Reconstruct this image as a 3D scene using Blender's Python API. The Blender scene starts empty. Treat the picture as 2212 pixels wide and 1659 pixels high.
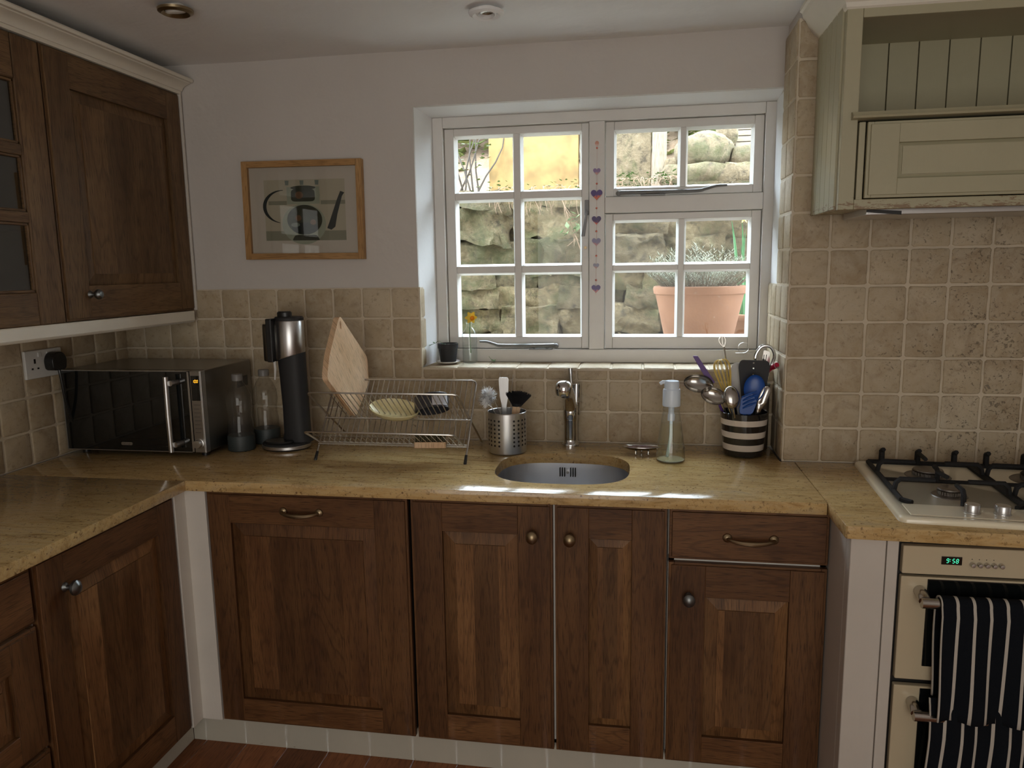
import bpy, bmesh, math, random
from mathutils import Vector, Matrix, noise
SC = bpy.context.scene
COL = SC.collection
PI = math.pi

# ------------------------------------------------------------------ camera
cam = bpy.data.cameras.new('camera')
cam.sensor_fit = 'HORIZONTAL'; cam.sensor_width = 36.0
cam.lens = 36.0 * 1608.93 / 2212.0
cam.clip_start = .02
camo = bpy.data.objects.new('camera', cam); COL.objects.link(camo)
R_ = Vector((0.98615193, 0.16518945, -0.01472488))
U_ = Vector((-0.01075203, 0.15228221, 0.98827857))
F_ = Vector((-0.16549553, 0.97443449, -0.15194951))
mw = Matrix.Identity(4)
for i in range(3):
    mw[i][0] = R_[i]; mw[i][1] = U_[i]; mw[i][2] = -F_[i]
mw.translation = Vector((1.4356, -2.4212, 1.4788))
camo.matrix_world = mw
SC.camera = camo

# ------------------------------------------------------------------ view, sky, sun, added fill light
SC.view_settings.view_transform = 'Standard'
SC.view_settings.look = 'None'
SC.view_settings.gamma = 1
SC.view_settings.use_curve_mapping = False
SC.view_settings.exposure = 0.30
try:
    SC.cycles.use_denoising = True
    SC.cycles.max_bounces = 10; SC.cycles.diffuse_bounces = 5; SC.cycles.glossy_bounces = 4
    SC.cycles.transmission_bounces = 8; SC.cycles.transparent_max_bounces = 16
    SC.cycles.sample_clamp_indirect = 4.0
    SC.cycles.caustics_reflective = False; SC.cycles.caustics_refractive = False
except Exception:
    pass
SKY = 15.5
world = bpy.data.worlds.new('sky'); SC.world = world
world.use_nodes = True
bg = world.node_tree.nodes['Background']
bg.inputs[0].default_value = (0.76, 0.88, 1.0, 1); bg.inputs[1].default_value = SKY

def light(name, kind, loc, rot, energy, color=(1, 1, 1), **kw):
    l = bpy.data.lights.new(name, kind); l.energy = energy; l.color = color
    for k, v in kw.items(): setattr(l, k, v)
    o = bpy.data.objects.new(name, l); COL.objects.link(o)
    o.location = loc; o.rotation_euler = rot
    return o
# high sun standing over the house, lighting only the top of the garden bank
light('sun', 'SUN', (0, 0, 6), (math.radians(33), 0, math.radians(-14)), 3.4, (1, .93, .8), angle=.01)
# fill light added in front of the solid wall behind the camera
light('rear_fill_light', 'AREA', (1.5, -4.28, 1.2), (math.radians(90), 0, 0), 25, (1, .97, .90), shape='RECTANGLE', size=2.0, size_y=1.8)

# ------------------------------------------------------------------ helpers
BASIS = {}
def thing(name, label, cat, loc=(0, 0, 0), group=None, rotz=0.0, kind=None):
    o = bpy.data.objects.new(name, None); COL.objects.link(o)
    o.empty_display_size = .05
    o.location = loc; o.rotation_euler = (0, 0, rotz)
    BASIS[o.name] = Matrix.Translation(Vector(loc)) @ Matrix.Rotation(rotz, 4, 'Z')
    if label: o['label'] = label
    if cat: o['category'] = cat
    if group: o['group'] = group
    if kind: o['kind'] = kind
    return o

class MB:
    def __init__(s, M=None):
        s.bm = bmesh.new(); s.uv = s.bm.loops.layers.uv.new('UVMap'); s.mi = 0; s.M = M or Matrix.Identity(4)
    def V(s, p): return s.bm.verts.new(s.M @ Vector(p))
    def face(s, vs, uvs=None):
        try: f = s.bm.faces.new(vs)
        except ValueError: return None
        f.material_index = s.mi
        if uvs:
            for l, u in zip(f.loops, uvs): l[s.uv].uv = u
        return f
    def poly(s, pts, uvs=None): return s.face([s.V(p) for p in pts], uvs)
    def box(s, a, b, g=2, off=None):
        a, b = list(a), list(b)
        for i in range(3):
            if a[i] > b[i]: a[i], b[i] = b[i], a[i]
        P = [(x, y, z) for z in (a[2], b[2]) for y in (a[1], b[1]) for x in (a[0], b[0])]
        vs = [s.V(p) for p in P]
        off = off if off is not None else (random.random() * 5, random.random() * 5)
        for idx, n in (((0, 2, 3, 1), 2), ((4, 5, 7, 6), 2), ((0, 1, 5, 4), 1), ((2, 6, 7, 3), 1), ((0, 4, 6, 2), 0), ((1, 3, 7, 5), 0)):
            ax = [i for i in range(3) if i != n]
            if n == g: u_, v_ = ax
            else: v_ = g; u_ = [i for i in ax if i != g][0]
            s.face([vs[i] for i in idx], [(P[i][u_] + off[0], P[i][v_] + off[1]) for i in idx])
        return s
    def prism(s, pts2, lo, hi, axis=2):
        """extrude a 2D polygon along an axis (convex or not: ngon caps)"""
        def mk(p, h):
            if axis == 2: return (p[0], p[1], h)
            if axis == 1: return (p[0], h, p[1])
            return (h, p[0], p[1])
        A = [s.V(mk(p, lo)) for p in pts2]; B = [s.V(mk(p, hi)) for p in pts2]
        n = len(pts2)
        uv = [(p[0], p[1]) for p in pts2]
        s.face(A[::-1], uv[::-1]); s.face(B, uv)
        per = 0
        for i in range(n):
            j = (i + 1) % n
            d = math.dist(pts2[i], pts2[j])
            s.face([A[i], A[j], B[j], B[i]], [(per, lo), (per + d, lo), (per + d, hi), (per, hi)]); per += d
        return s
    def tube(s, path, r, n=8, closed=False, caps=True):
        path = [Vector(p) for p in path]; m = len(path)
        rr = r if isinstance(r, (list, tuple)) else [r] * m
        rings = []; up = None
        for i, p in enumerate(path):
            if closed: t = path[(i + 1) % m] - path[i - 1]
            elif i == 0: t = path[1] - path[0]
            elif i == m - 1: t = path[-1] - path[-2]
            else: t = (path[i + 1] - p).normalized() + (p - path[i - 1]).normalized()
            if t.length < 1e-9: t = Vector((0, 0, 1))
            t.normalize()
            if up is None:
                up = Vector((0, 0, 1)) if abs(t.z) < .9 else Vector((1, 0, 0))
            a = (up - t * up.dot(t))
            if a.length < 1e-6: a = Vector((1, 0, 0)) - t * t.x
            a.normalize(); b = t.cross(a); up = a
            rings.append([s.V(p + (a * math.cos(2 * PI * k / n) + b * math.sin(2 * PI * k / n)) * rr[i]) for k in range(n)])
        rng = range(m if closed else m - 1)
        for i in rng:
            A, B = rings[i], rings[(i + 1) % m]
            for k in range(n):
                s.face([A[k], A[(k + 1) % n], B[(k + 1) % n], B[k]], [(k / n, i), ((k + 1) / n, i), ((k + 1) / n, i + 1), (k / n, i + 1)])
        if caps and not closed:
            s.face(rings[0][::-1]); s.face(rings[-1])
        return s
    def lathe(s, prof, c=(0, 0, 0), n=32, M=None, sx=1, sy=1, caps=True):
        M = M or Matrix.Identity(4); c = Vector(c); rings = []
        for r, z in prof:
            if r < 1e-6: rings.append([s.V(c + M @ Vector((0, 0, z)))])
            else: rings.append([s.V(c + M @ Vector((r * sx * math.cos(2 * PI * k / n), r * sy * math.sin(2 * PI * k / n), z))) for k in range(n)])
        for i in range(len(rings) - 1):
            A, B = rings[i], rings[i + 1]
            for k in range(n):
                q = (k + 1) % n
                if len(A) == 1 and len(B) == 1: continue
                if len(A) == 1: s.face([A[0], B[q], B[k]])
                elif len(B) == 1: s.face([A[k], A[q], B[0]])
                else: s.face([A[k], A[q], B[q], B[k]], [(k / n, prof[i][1]), ((k + 1) / n, prof[i][1]), ((k + 1) / n, prof[i + 1][1]), (k / n, prof[i + 1][1])])
        if caps:
            if len(rings[0]) > 1: s.face(rings[0][::-1])
            if len(rings[-1]) > 1: s.face(rings[-1])
        return s
    def cyl(s, a, b, r, n=20, r2=None):
        return s.tube([a, b], [r, r if r2 is None else r2], n)
    def ball(s, c, r, n=16, sx=1, sy=1, sz=1, M=None):
        prof = [(r * math.sin(PI * i / (n // 2)), -r * sz * math.cos(PI * i / (n // 2))) for i in range(n // 2 + 1)]
        prof[0] = (0, -r * sz); prof[-1] = (0, r * sz)
        return s.lathe(prof, c, n, M, sx, sy)
    def build(s, name, mats, parent=None, loc=None, smooth=35, bevel=0, seg=2, label=None, cat=None, group=None, kind=None, solid=0):
        bmesh.ops.recalc_face_normals(s.bm, faces=s.bm.faces)
        if parent is not None:
            s.bm.transform(BASIS[parent.name].inverted())
        elif loc is not None:
            s.bm.transform(Matrix.Translation(-Vector(loc)))
        me = bpy.data.meshes.new(name); s.bm.to_mesh(me); s.bm.free()
        for m in (mats if isinstance(mats, (list, tuple)) else [mats]): me.materials.append(m)
        if smooth:
            for p in me.polygons: p.use_smooth = True
            me.set_sharp_from_angle(angle=math.radians(smooth))
        o = bpy.data.objects.new(name, me); COL.objects.link(o)
        if parent is not None:
            o.parent = parent; BASIS[o.name] = BASIS[parent.name]
        else:
            o.location = loc or (0, 0, 0); BASIS[o.name] = Matrix.Translation(Vector(loc or (0, 0, 0)))
        if solid:
            md = o.modifiers.new('solid', 'SOLIDIFY'); md.thickness = solid; md.offset = 0
        if bevel:
            md = o.modifiers.new('bevel', 'BEVEL'); md.width = bevel; md.segments = seg; md.limit_method = 'ANGLE'
            md.angle_limit = math.radians(40); md.harden_normals = True
        if label: o['label'] = label
        if cat: o['category'] = cat
        if group: o['group'] = group
        if kind: o['kind'] = kind
        return o

def frame(o, u, v, n):
    M = Matrix.Identity(4)
    for i in range(3): M[i][0] = u[i]; M[i][1] = v[i]; M[i][2] = n[i]; M[i][3] = o[i]
    return M
def lerp(a, b, t): return a + (b - a) * t
def smooth_path(pts, k=6):
    pts = [Vector(p) for p in pts]; out = []
    P = [pts[0]] + pts + [pts[-1]]
    for i in range(1, len(P) - 2):
        for j in range(k):
            t = j / k
            out.append(.5 * ((2 * P[i]) + (-P[i - 1] + P[i + 1]) * t + (2 * P[i - 1] - 5 * P[i] + 4 * P[i + 1] - P[i + 2]) * t * t + (-P[i - 1] + 3 * P[i] - 3 * P[i + 1] + P[i + 2]) * t ** 3))
    out.append(pts[-1]); return out
def rounded(pts, r, k=5):
    """round the corners of a 2D polygon"""
    out = []; n = len(pts)
    for i in range(n):
        p, a, b = Vector(pts[i]), Vector(pts[i - 1]), Vector(pts[(i + 1) % n])
        da, db = a - p, b - p; rr = min(r, da.length * .45, db.length * .45)
        s_, e_ = p + da.normalized() * rr, p + db.normalized() * rr
        for j in range(k + 1):
            t = j / k; out.append(tuple((1 - t) ** 2 * s_ + 2 * t * (1 - t) * p + t * t * e_))
    return out

# ------------------------------------------------------------------ materials
class NT:
    def __init__(s, name):
        s.m = bpy.data.materials.new(name); s.m.use_nodes = True; s.t = s.m.node_tree; s.n = s.t.nodes
        s.b = s.n['Principled BSDF']
    def N(s, t, **kw):
        n = s.n.new(t)
        for k, v in kw.items():
            if k in n.inputs.keys() if isinstance(k, str) else False: n.inputs[k].default_value = v
            else: setattr(n, k, v)
        return n
    def L(s, a, b): s.t.links.new(a, b)
    def coord(s, kind='Object', scale=(1, 1, 1), rot=(0, 0, 0)):
        c = s.N('ShaderNodeTexCoord'); m = s.N('ShaderNodeMapping')
        m.inputs['Scale'].default_value = scale; m.inputs['Rotation'].default_value = rot
        s.L(c.outputs[kind], m.inputs['Vector']); return m.outputs[0]
    def world(s, scale=(1, 1, 1), rot=(0, 0, 0)):
        c = s.N('ShaderNodeNewGeometry'); m = s.N('ShaderNodeMapping')
        m.inputs['Scale'].default_value = scale; m.inputs['Rotation'].default_value = rot
        s.L(c.outputs['Position'], m.inputs['Vector']); return m.outputs[0]
    def noise(s, v, scale=5, detail=4, rough=.5, dist=0):
        n = s.N('ShaderNodeTexNoise'); n.inputs['Scale'].default_value = scale; n.inputs['Detail'].default_value = detail
        n.inputs['Roughness'].default_value = rough; n.inputs['Distortion'].default_value = dist
        s.L(v, n.inputs['Vector']); return n.outputs['Fac']
    def ramp(s, f, stops, interp='LINEAR'):
        r = s.N('ShaderNodeValToRGB'); e = r.color_ramp.elements; r.color_ramp.interpolation = interp
        while len(e) < len(stops): e.new(.5)
        for el, (p, c) in zip(e, stops):
            el.position = p; el.color = (c, c, c, 1) if isinstance(c, (int, float)) else (*c, 1)
        s.L(f, r.inputs[0]); return r.outputs[0]
    def mix(s, f, a, b, mode='MIX'):
        m = s.N('ShaderNodeMix'); m.data_type = 'RGBA'; m.blend_type = mode
        for sock, v in ((m.inputs[0], f), (m.inputs[6], a), (m.inputs[7], b)):
            if isinstance(v, (int, float)): sock.default_value = v
            elif isinstance(v, tuple): sock.default_value = (*v, 1) if len(v) == 3 else v
            else: s.L(v, sock)
        return m.outputs[2]
    def math(s, op, a, b=0):
        m = s.N('ShaderNodeMath'); m.operation = op
        for i, v in enumerate((a, b)):
            if isinstance(v, (int, float)): m.inputs[i].default_value = v
            else: s.L(v, m.inputs[i])
        return m.outputs[0]
    def rand(s):
        g = s.N('ShaderNodeNewGeometry'); return g.outputs['Random Per Island']
    def base(s, c): s.L(c, s.b.inputs['Base Color'])
    def rough(s, v):
        if isinstance(v, (int, float)): s.b.inputs['Roughness'].default_value = v
        else: s.L(v, s.b.inputs['Roughness'])
    def bump(s, h, dist=.001, strength=1):
        b = s.N('ShaderNodeBump'); b.inputs['Distance'].default_value = dist; b.inputs['Strength'].default_value = strength
        s.L(h, b.inputs['Height']); s.L(b.outputs[0], s.b.inputs['Normal'])

def plain(name, c, rough=.5, metal=0, bump=0, bscale=200, spec=.5, coat=0, alpha=None, emit=None, es=1, var=0):
    t = NT(name); t.b.inputs['Base Color'].default_value = (*c, 1); t.rough(rough); t.b.inputs['Metallic'].default_value = metal
    t.b.inputs['Specular IOR Level'].default_value = spec; t.b.inputs['Coat Weight'].default_value = coat
    v = t.coord('Object')
    if var:
        f = t.noise(v, 9, 4, .6); t.base(t.mix(t.ramp(f, [(.3, 0.), (.7, 1.)]), tuple(x * (1 - var) for x in c), tuple(min(1, x * (1 + var)) for x in c)))
    if bump: t.bump(t.noise(v, bscale, 3), bump)
    if emit: t.b.inputs['Emission Color'].default_value = (*emit, 1); t.b.inputs['Emission Strength'].default_value = es
    return t.m

def wood(name, dark, mid, light_, rough=.50, tone=.35, gs=1.0, wear=0.0, ring=.62):
    t = NT(name)
    tc = t.N('ShaderNodeTexCoord'); sx = t.N('ShaderNodeSeparateXYZ'); t.L(tc.outputs['UV'], sx.inputs[0])
    r = t.rand(); r10 = t.math('MULTIPLY', r, 37.0)
    x = t.math('ADD', sx.outputs[0], r10); y = t.math('ADD', sx.outputs[1], t.math('MULTIPLY', r, 11.3))
    cb = t.N('ShaderNodeCombineXYZ'); t.L(x, cb.inputs[0]); t.L(y, cb.inputs[1])
    def mp(s_):
        m = t.N('ShaderNodeMapping'); m.inputs['Scale'].default_value = s_; t.L(cb.outputs[0], m.inputs['Vector']); return m.outputs[0]
    big = t.noise(mp((9 * gs, 1.1 * gs, 1)), 1, 3, .5, .4)          # cathedral field
    rings = t.math('FRACT', t.math('MULTIPLY', big, 13.0))
    rings = t.ramp(rings, [(0, .25), (.12, .95), (.8, 1.), (1, .25)])
    fine = t.noise(mp((210 * gs, 5 * gs, 1)), 1, 5, .75)
    pores = t.noise(mp((600 * gs, 22 * gs, 1)), 1, 2, .5)
    low = t.noise(mp((14, 2.2, 1)), 1, 2, .5)
    c = t.mix(t.ramp(fine, [(.3, 0.), (.7, 1.)]), dark, mid)
    c = t.mix(t.ramp(low, [(.35, 0.), (.7, 1.)]), c, light_)
    c = t.mix(t.math('MULTIPLY', t.math('SUBTRACT', 1., rings), ring), c, tuple(x_ * .55 for x_ in dark))
    t.b.inputs['Specular IOR Level'].default_value = .30
    c = t.mix(t.ramp(pores, [(.33, .8), (.46, 0.)]), c, tuple(x_ * .45 for x_ in dark))
    tn = t.ramp(r, [(0, 1 - tone), (.5, 1.), (1, 1 + tone * .55)])
    c = t.mix(1., c, tn, 'MULTIPLY')
    t.base(c); t.rough(t.math('ADD', t.math('MULTIPLY', fine, .25), rough - .12))
    t.bump(t.math('ADD', fine, t.math('MULTIPLY', pores, .6)), .0006, .6)
    return t.m

def stone_tile():
    t = NT('travertine'); v = t.world()
    r = t.rand()
    base = t.ramp(r, [(0, (.375, .285, .175)), (.3, (.42, .325, .205)), (.6, (.445, .35, .225)), (.85, (.475, .38, .25)), (1, (.52, .43, .30))])
    n1 = t.noise(v, 22, 6, .65, .6); n2 = t.noise(v, 75, 4, .7, .3)
    c = t.mix(t.ramp(n1, [(.35, .0), (.68, .6)]), base, (.54, .47, .355))
    n3 = t.noise(v, 9, 5, .7, 1.2)
    c = t.mix(t.ramp(n3, [(.34, .45), (.5, 0.)]), c, (.285, .205, .125))
    vein = t.noise(t.world(scale=(1, 1, 2.2)), 30, 6, .8, 1.6)
    c = t.mix(t.ramp(vein, [(.66, 0.), (.72, .55)]), c, (.68, .60, .48))
    c = t.mix(t.ramp(n2, [(.28, .65), (.44, 0.)]), c, (.25, .175, .105))
    # open pits, more and darker above the hob where the stone is worn and greasy
    g = t.N('ShaderNodeNewGeometry'); sx = t.N('ShaderNodeSeparateXYZ'); t.L(g.outputs['Position'], sx.inputs[0])
    wear = t.N('ShaderNodeMapRange'); wear.inputs[1].default_value = 1.95; wear.inputs[2].default_value = 2.35
    t.L(sx.outputs[0], wear.inputs[0])
    pit = t.noise(v, 95, 5, .72, .9); cl = t.noise(v, 11, 2, .5)
    thr = t.math('ADD', t.math('MULTIPLY', wear.outputs[0], .085), t.math('MULTIPLY', t.math('SUBTRACT', cl, .5), .22))
    pm = t.math('LESS_THAN', pit, t.math('ADD', thr, .315))
    c = t.mix(t.math('MULTIPLY', pm, .72), c, (.11, .085, .055))
    t.base(c); t.rough(.62)
    h = t.math('SUBTRACT', t.math('MULTIPLY', n2, .5), t.math('MULTIPLY', pm, 1.0))
    t.bump(h, .0014, .8)
    return t.m

def granite():
    t = NT('gold_granite'); v = t.world(rot=(0, 0, math.radians(-12)))
    sv = t.world(scale=(1.2, 5.5, 5), rot=(0, 0, math.radians(-14)))
    a = t.noise(sv, 5.5, 6, .62, 1.1); b = t.noise(v, 90, 5, .7, .4); c3 = t.noise(sv, 20, 5, .7, .8)
    c = t.ramp(a, [(.30, (.24, .135, .046)), (.43, (.43, .268, .098)), (.56, (.58, .39, .165)), (.70, (.40, .30, .18))])
    c = t.mix(t.ramp(c3, [(.35, .0), (.62, .75)]), c, (.56, .405, .20))
    c = t.mix(t.ramp(c3, [(.2, .8), (.4, 0.)]), c, (.30, .17, .065))
    c = t.mix(t.ramp(b, [(.34, .75), (.43, 0.)]), c, (.15, .09, .04))
    sp = t.noise(v, 260, 3, .6)
    c = t.mix(t.ramp(sp, [(.29, .9), (.35, 0.)]), c, (.05, .035, .025))
    c = t.mix(t.ramp(sp, [(.68, 0.), (.76, .6)]), c, (.66, .56, .40))
    vo = t.N('ShaderNodeTexVoronoi'); vo.inputs['Scale'].default_value = 55; t.L(v, vo.inputs['Vector'])
    rv = t.noise(v, 30, 2)
    blot = t.math('MULTIPLY', t.math('LESS_THAN', vo.outputs['Distance'], .16), t.math('GREATER_THAN', rv, .56))
    c = t.mix(t.math('MULTIPLY', blot, .75), c, (.11, .05, .03))
    t.base(c); t.rough(.13); t.b.inputs['Specular IOR Level'].default_value = .5
    t.bump(b, .00025, .3)
    return t.m

def plaster(name, c, b=.002):
    t = NT(name); v = t.world()
    n = t.noise(v, 3.2, 5, .55); n2 = t.noise(v, 60, 3)
    t.base(t.mix(t.ramp(n, [(.3, 0.), (.7, 1.)]), tuple(x * .955 for x in c), c)); t.rough(.85)
    t.bump(t.math('ADD', t.math('MULTIPLY', n, 6.0), t.math('MULTIPLY', n2, .25)), b)
    return t.m

def painted(name, c, chip=None, rough=.45):
    """brush-painted timber; chipped to bare wood where chip=(lowest z, highest z)"""
    t = NT(name); v = t.world(scale=(1, 1, 1)); n = t.noise(v, 7, 4, .6)
    col = t.mix(t.ramp(n, [(.3, 0.), (.75, 1.)]), tuple(x * .93 for x in c), c)
    vg = t.world(scale=(26, 26, 3)); bn = t.noise(vg, 8, 3)
    if chip:
        sx = t.N('ShaderNodeSeparateXYZ'); g = t.N('ShaderNodeNewGeometry'); t.L(g.outputs['Position'], sx.inputs[0])
        zr = t.N('ShaderNodeMapRange'); zr.inputs[1].default_value = chip[0]; zr.inputs[2].default_value = chip[1]; zr.inputs[3].default_value = .58; zr.inputs[4].default_value = .24
        t.L(sx.outputs[2], zr.inputs[0])
        ch = t.noise(t.world(scale=(1, 1, 4)), 38, 6, .75, .6)
        m = t.math('LESS_THAN', ch, zr.outputs[0])
        col = t.mix(t.math('MULTIPLY', m, .8), col, (.22, .13, .07))
    t.base(col); t.rough(rough); t.bump(bn, .0004, .5)
    return t.m

def metal(name, c=(.62, .62, .62), rough=.25, brushed=None):
    t = NT(name); t.b.inputs['Metallic'].default_value = 1; t.b.inputs['Base Color'].default_value = (*c, 1); t.rough(rough)
    if brushed:
        v = t.coord('Object', brushed); n = t.noise(v, 6, 3, .7); t.rough(t.math('ADD', t.math('MULTIPLY', n, .18), rough - .06)); t.bump(n, .0002, .4)
    return t.m

def clear(name, tint=(1, 1, 1), ref=1.0, rough=0.0, ior=1.45, milk=0.0):
    """thin sheet of glass: see-through with fresnel reflection, lets light pass"""
    t = NT(name); n = t.n
    tr = t.N('ShaderNodeBsdfTransparent'); tr.inputs[0].default_value = (*tint, 1)
    gl = t.N('ShaderNodeBsdfGlossy'); gl.inputs['Roughness'].default_value = rough
    lw = t.N('ShaderNodeLayerWeight'); lw.inputs[0].default_value = .5
    f0 = ((ior - 1) / (ior + 1)) ** 2
    fr = t.math('ADD', t.math('MULTIPLY', t.math('POWER', lw.outputs['Facing'], 5.0), 1 - f0), f0)
    mx = t.N('ShaderNodeMixShader'); t.L(t.math('MINIMUM', t.math('MULTIPLY', fr, ref), 1.0), mx.inputs[0]); t.L(tr.outputs[0], mx.inputs[1]); t.L(gl.outputs[0], mx.inputs[2])
    out = mx.outputs[0]
    if milk:
        df = t.N('ShaderNodeBsdfDiffuse'); df.inputs[0].default_value = (.9, .93, .95, 1)
        m2 = t.N('ShaderNodeMixShader'); m2.inputs[0].default_value = milk; t.L(out, m2.inputs[1]); t.L(df.outputs[0], m2.inputs[2]); out = m2.outputs[0]
    t.L(out, n['Material Output'].inputs['Surface'])
    return t.m

def terracotta():
    t = NT('terracotta'); v = t.coord('Object'); a = t.noise(v, 9, 5, .6); b = t.noise(v, 70, 3)
    c = t.mix(t.ramp(a, [(.3, 0.), (.75, 1.)]), (.185, .078, .036), (.25, .115, .058))
    c = t.mix(t.ramp(b, [(.66, 0.), (.74, .7)]), c, (.42, .32, .25))
    t.base(c); t.rough(.85); t.bump(b, .0006); return t.m

def rock(name, cols, moss=.5):
    t = NT(name); v = t.world(); r = t.rand()
    a = t.noise(v, 7, 8, .72, .6); b = t.noise(v, 26, 9, .78, .3); d = t.noise(v, 90, 5, .75, .2)
    c = t.mix(t.ramp(a, [(.36, 0.), (.62, 1.)]), cols[0], cols[1])
    c = t.mix(t.ramp(b, [(.36, .95), (.50, 0.)]), c, tuple(x * .34 for x in cols[0]))
    c = t.mix(t.ramp(b, [(.54, 0.), (.66, .85)]), c, cols[2])
    c = t.mix(t.ramp(d, [(.62, 0.), (.70, .7)]), c, tuple(min(1, x * 1.45) for x in cols[2]))
    mm = t.noise(v, 4.2, 6, .75, .8)
    c = t.mix(t.ramp(mm, [(.52 - moss * .14, 0.), (.64 - moss * .1, .7)]), c, (.085, .095, .030))
    c = t.mix(1., c, t.ramp(r, [(0, .70), (1, 1.25)]), 'MULTIPLY')
    t.base(c); t.rough(.95); t.bump(t.math('ADD', t.math('ADD', a, b), t.math('MULTIPLY', d, .35)), .03, 1.0); return t.m

M = {}
M['tile'] = stone_tile()
M['grout'] = plain('grout', (.60, .52, .40), .9, bump=.0006, bscale=120, var=.12)
M['granite'] = granite()
M['wall'] = plaster('wall_plaster', (.61, .575, .54))
M['reveal'] = plaster('reveal_plaster', (.80, .80, .80), .001)
M['ceiling'] = plaster('ceiling_plaster', (.88, .88, .88), .0015)
M['winpaint'] = painted('window_gloss_paint', (.78, .765, .735), rough=.3)
M['white'] = painted('white_eggshell', (.70, .66, .60))
M['plinth'] = painted('plinth_paint', (.52, .49, .41), chip=(.06, .10))
M['cream'] = painted('cream_moulding', (.80, .76, .66))
M['hood'] = painted('sage_cream_paint', (.44, .41, .275), chip=(1.60, 1.66))
M['oak'] = wood('dark_oak', (.074, .030, .0105), (.124, .053, .019), (.168, .078, .029))
M['oak_panel'] = wood('oak_panel', (.104, .045, .016), (.168, .079, .029), (.225, .112, .044), tone=.4)
M['oak_up'] = wood('aged_oak', (.088, .047, .020), (.140, .078, .034), (.195, .115, .052), tone=.3)
M['beech'] = wood('beech', (.60, .37, .20), (.72, .48, .29), (.80, .58, .38), rough=.5, tone=.12, ring=.12)
M['frame_oak'] = wood('light_oak', (.34, .18, .065), (.42, .235, .09), (.50, .30, .13), tone=.08)
M['chrome'] = metal('chrome', (.60, .60, .60), .07)
M['steel'] = metal('brushed_steel', (.60, .59, .58), .30, (1, 1, 60))
M['steel_v'] = metal('brushed_steel_upright', (.62, .62, .62), .28, (60, 60, 1))
M['sink'] = metal('sink_steel', (.66, .67, .70), .30, (60, 60, 1))
M['stay'] = plain('stay_metal', (.20, .205, .21), .45, metal=.3)
M['wire'] = metal('rack_wire', (.62, .60, .57), .28)
M['polish'] = metal('polished_steel', (.50, .48, .45), .19)
M['brass'] = metal('aged_brass', (.30, .23, .14), .36)
M['pewter'] = metal('pewter', (.20, .21, .21), .38)
M['iron'] = plain('cast_iron', (.007, .007, .008), .75, bump=.0005, bscale=300)
M['burner'] = metal('burner_alloy', (.24, .22, .20), .42)
M['black'] = plain('black_plastic', (.012, .012, .012), .35)
M['matblack'] = plain('matt_black_plastic', (.018, .018, .019), .6)
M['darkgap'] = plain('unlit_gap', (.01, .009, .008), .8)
M['blackglass'] = plain('black_glass', (.006, .007, .007), .04, coat=.6)
M['enamel'] = plain('cream_enamel', (.86, .79, .61), .16, coat=.6)
M['ovencream'] = plain('oven_cream', (.54, .455, .31), .3, coat=.2)
M['socket'] = plain('socket_white', (.72, .72, .70), .35)
M['glass'] = clear('window_glass', (.98, .99, .98), .45)
M['bottle'] = clear('bottle_glass', (.97, .99, .985), 2.2, milk=.035)
M['plasticbottle'] = clear('clear_plastic', (.90, .89, .87), 1.1, .02, milk=.012)
M['pump'] = plain('frosted_pump', (.72, .82, .95), .3)
M['soapliquid'] = clear('soap_liquid', (.96, .94, .82), .6, ior=1.3, milk=.03)
M['water'] = clear('water', (.97, .985, .98), .6, ior=1.3)
M['tubeblue'] = plain('pale_blue_tube', (.55, .76, .90), .35)
M['terracotta'] = terracotta()
M['floor'] = wood('floor_boards', (.20, .065, .024), (.30, .11, .04), (.36, .14, .055), rough=.42)

# ================================================================== THE ROOM
random.seed(4)
FZ = .08            # floor level
CZ = 2.172          # ceiling level
def structure(o): o['kind'] = 'structure'; return o
X0, X1, YB = -.39, 3.3, -4.3
def wallbox(name, boxes, mat, extra=None):
    m = MB()
    for a, b in boxes: m.box(a, b)
    if extra: extra(m)
    return structure(m.build(name, mat, None, (0, 0, 0), smooth=0))

wallbox('floor', [((X0 - .2, YB - .2, FZ - .1), (X1 + .2, .0, FZ))], M['floor'])
fl = bpy.data.objects['floor']
bpy.data.objects.remove(fl)
m = MB(); x = X0 - .1
while x < X1 + .1:
    m.box((x, YB - .1, FZ - .03), (x + .128, .0, FZ), g=1); x += .13
structure(m.build('floor', M['floor'], None, (0, 0, 0), smooth=0, bevel=.0015, seg=1))
# ceiling gently sagging like old plaster
m = MB(); nx, ny = 30, 34
g = [[m.V((lerp(X0 - .05, X1 + .05, i / nx), lerp(YB - .05, .02, j / ny),
      CZ + .006 * noise.noise(Vector((i * .23, j * .21, 3))) + (0.012 * (j / ny - 1)))) for j in range(ny + 1)] for i in range(nx + 1)]
for i in range(nx):
    for j in range(ny): m.face([g[i][j], g[i + 1][j], g[i + 1][j + 1], g[i][j + 1]])
m.box((X0 - .25, YB - .2, CZ + .02), (X1 + .2, .5, CZ + .12))
structure(m.build('ceiling', M['ceiling'], None, (0, 0, 0), smooth=60))

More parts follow.
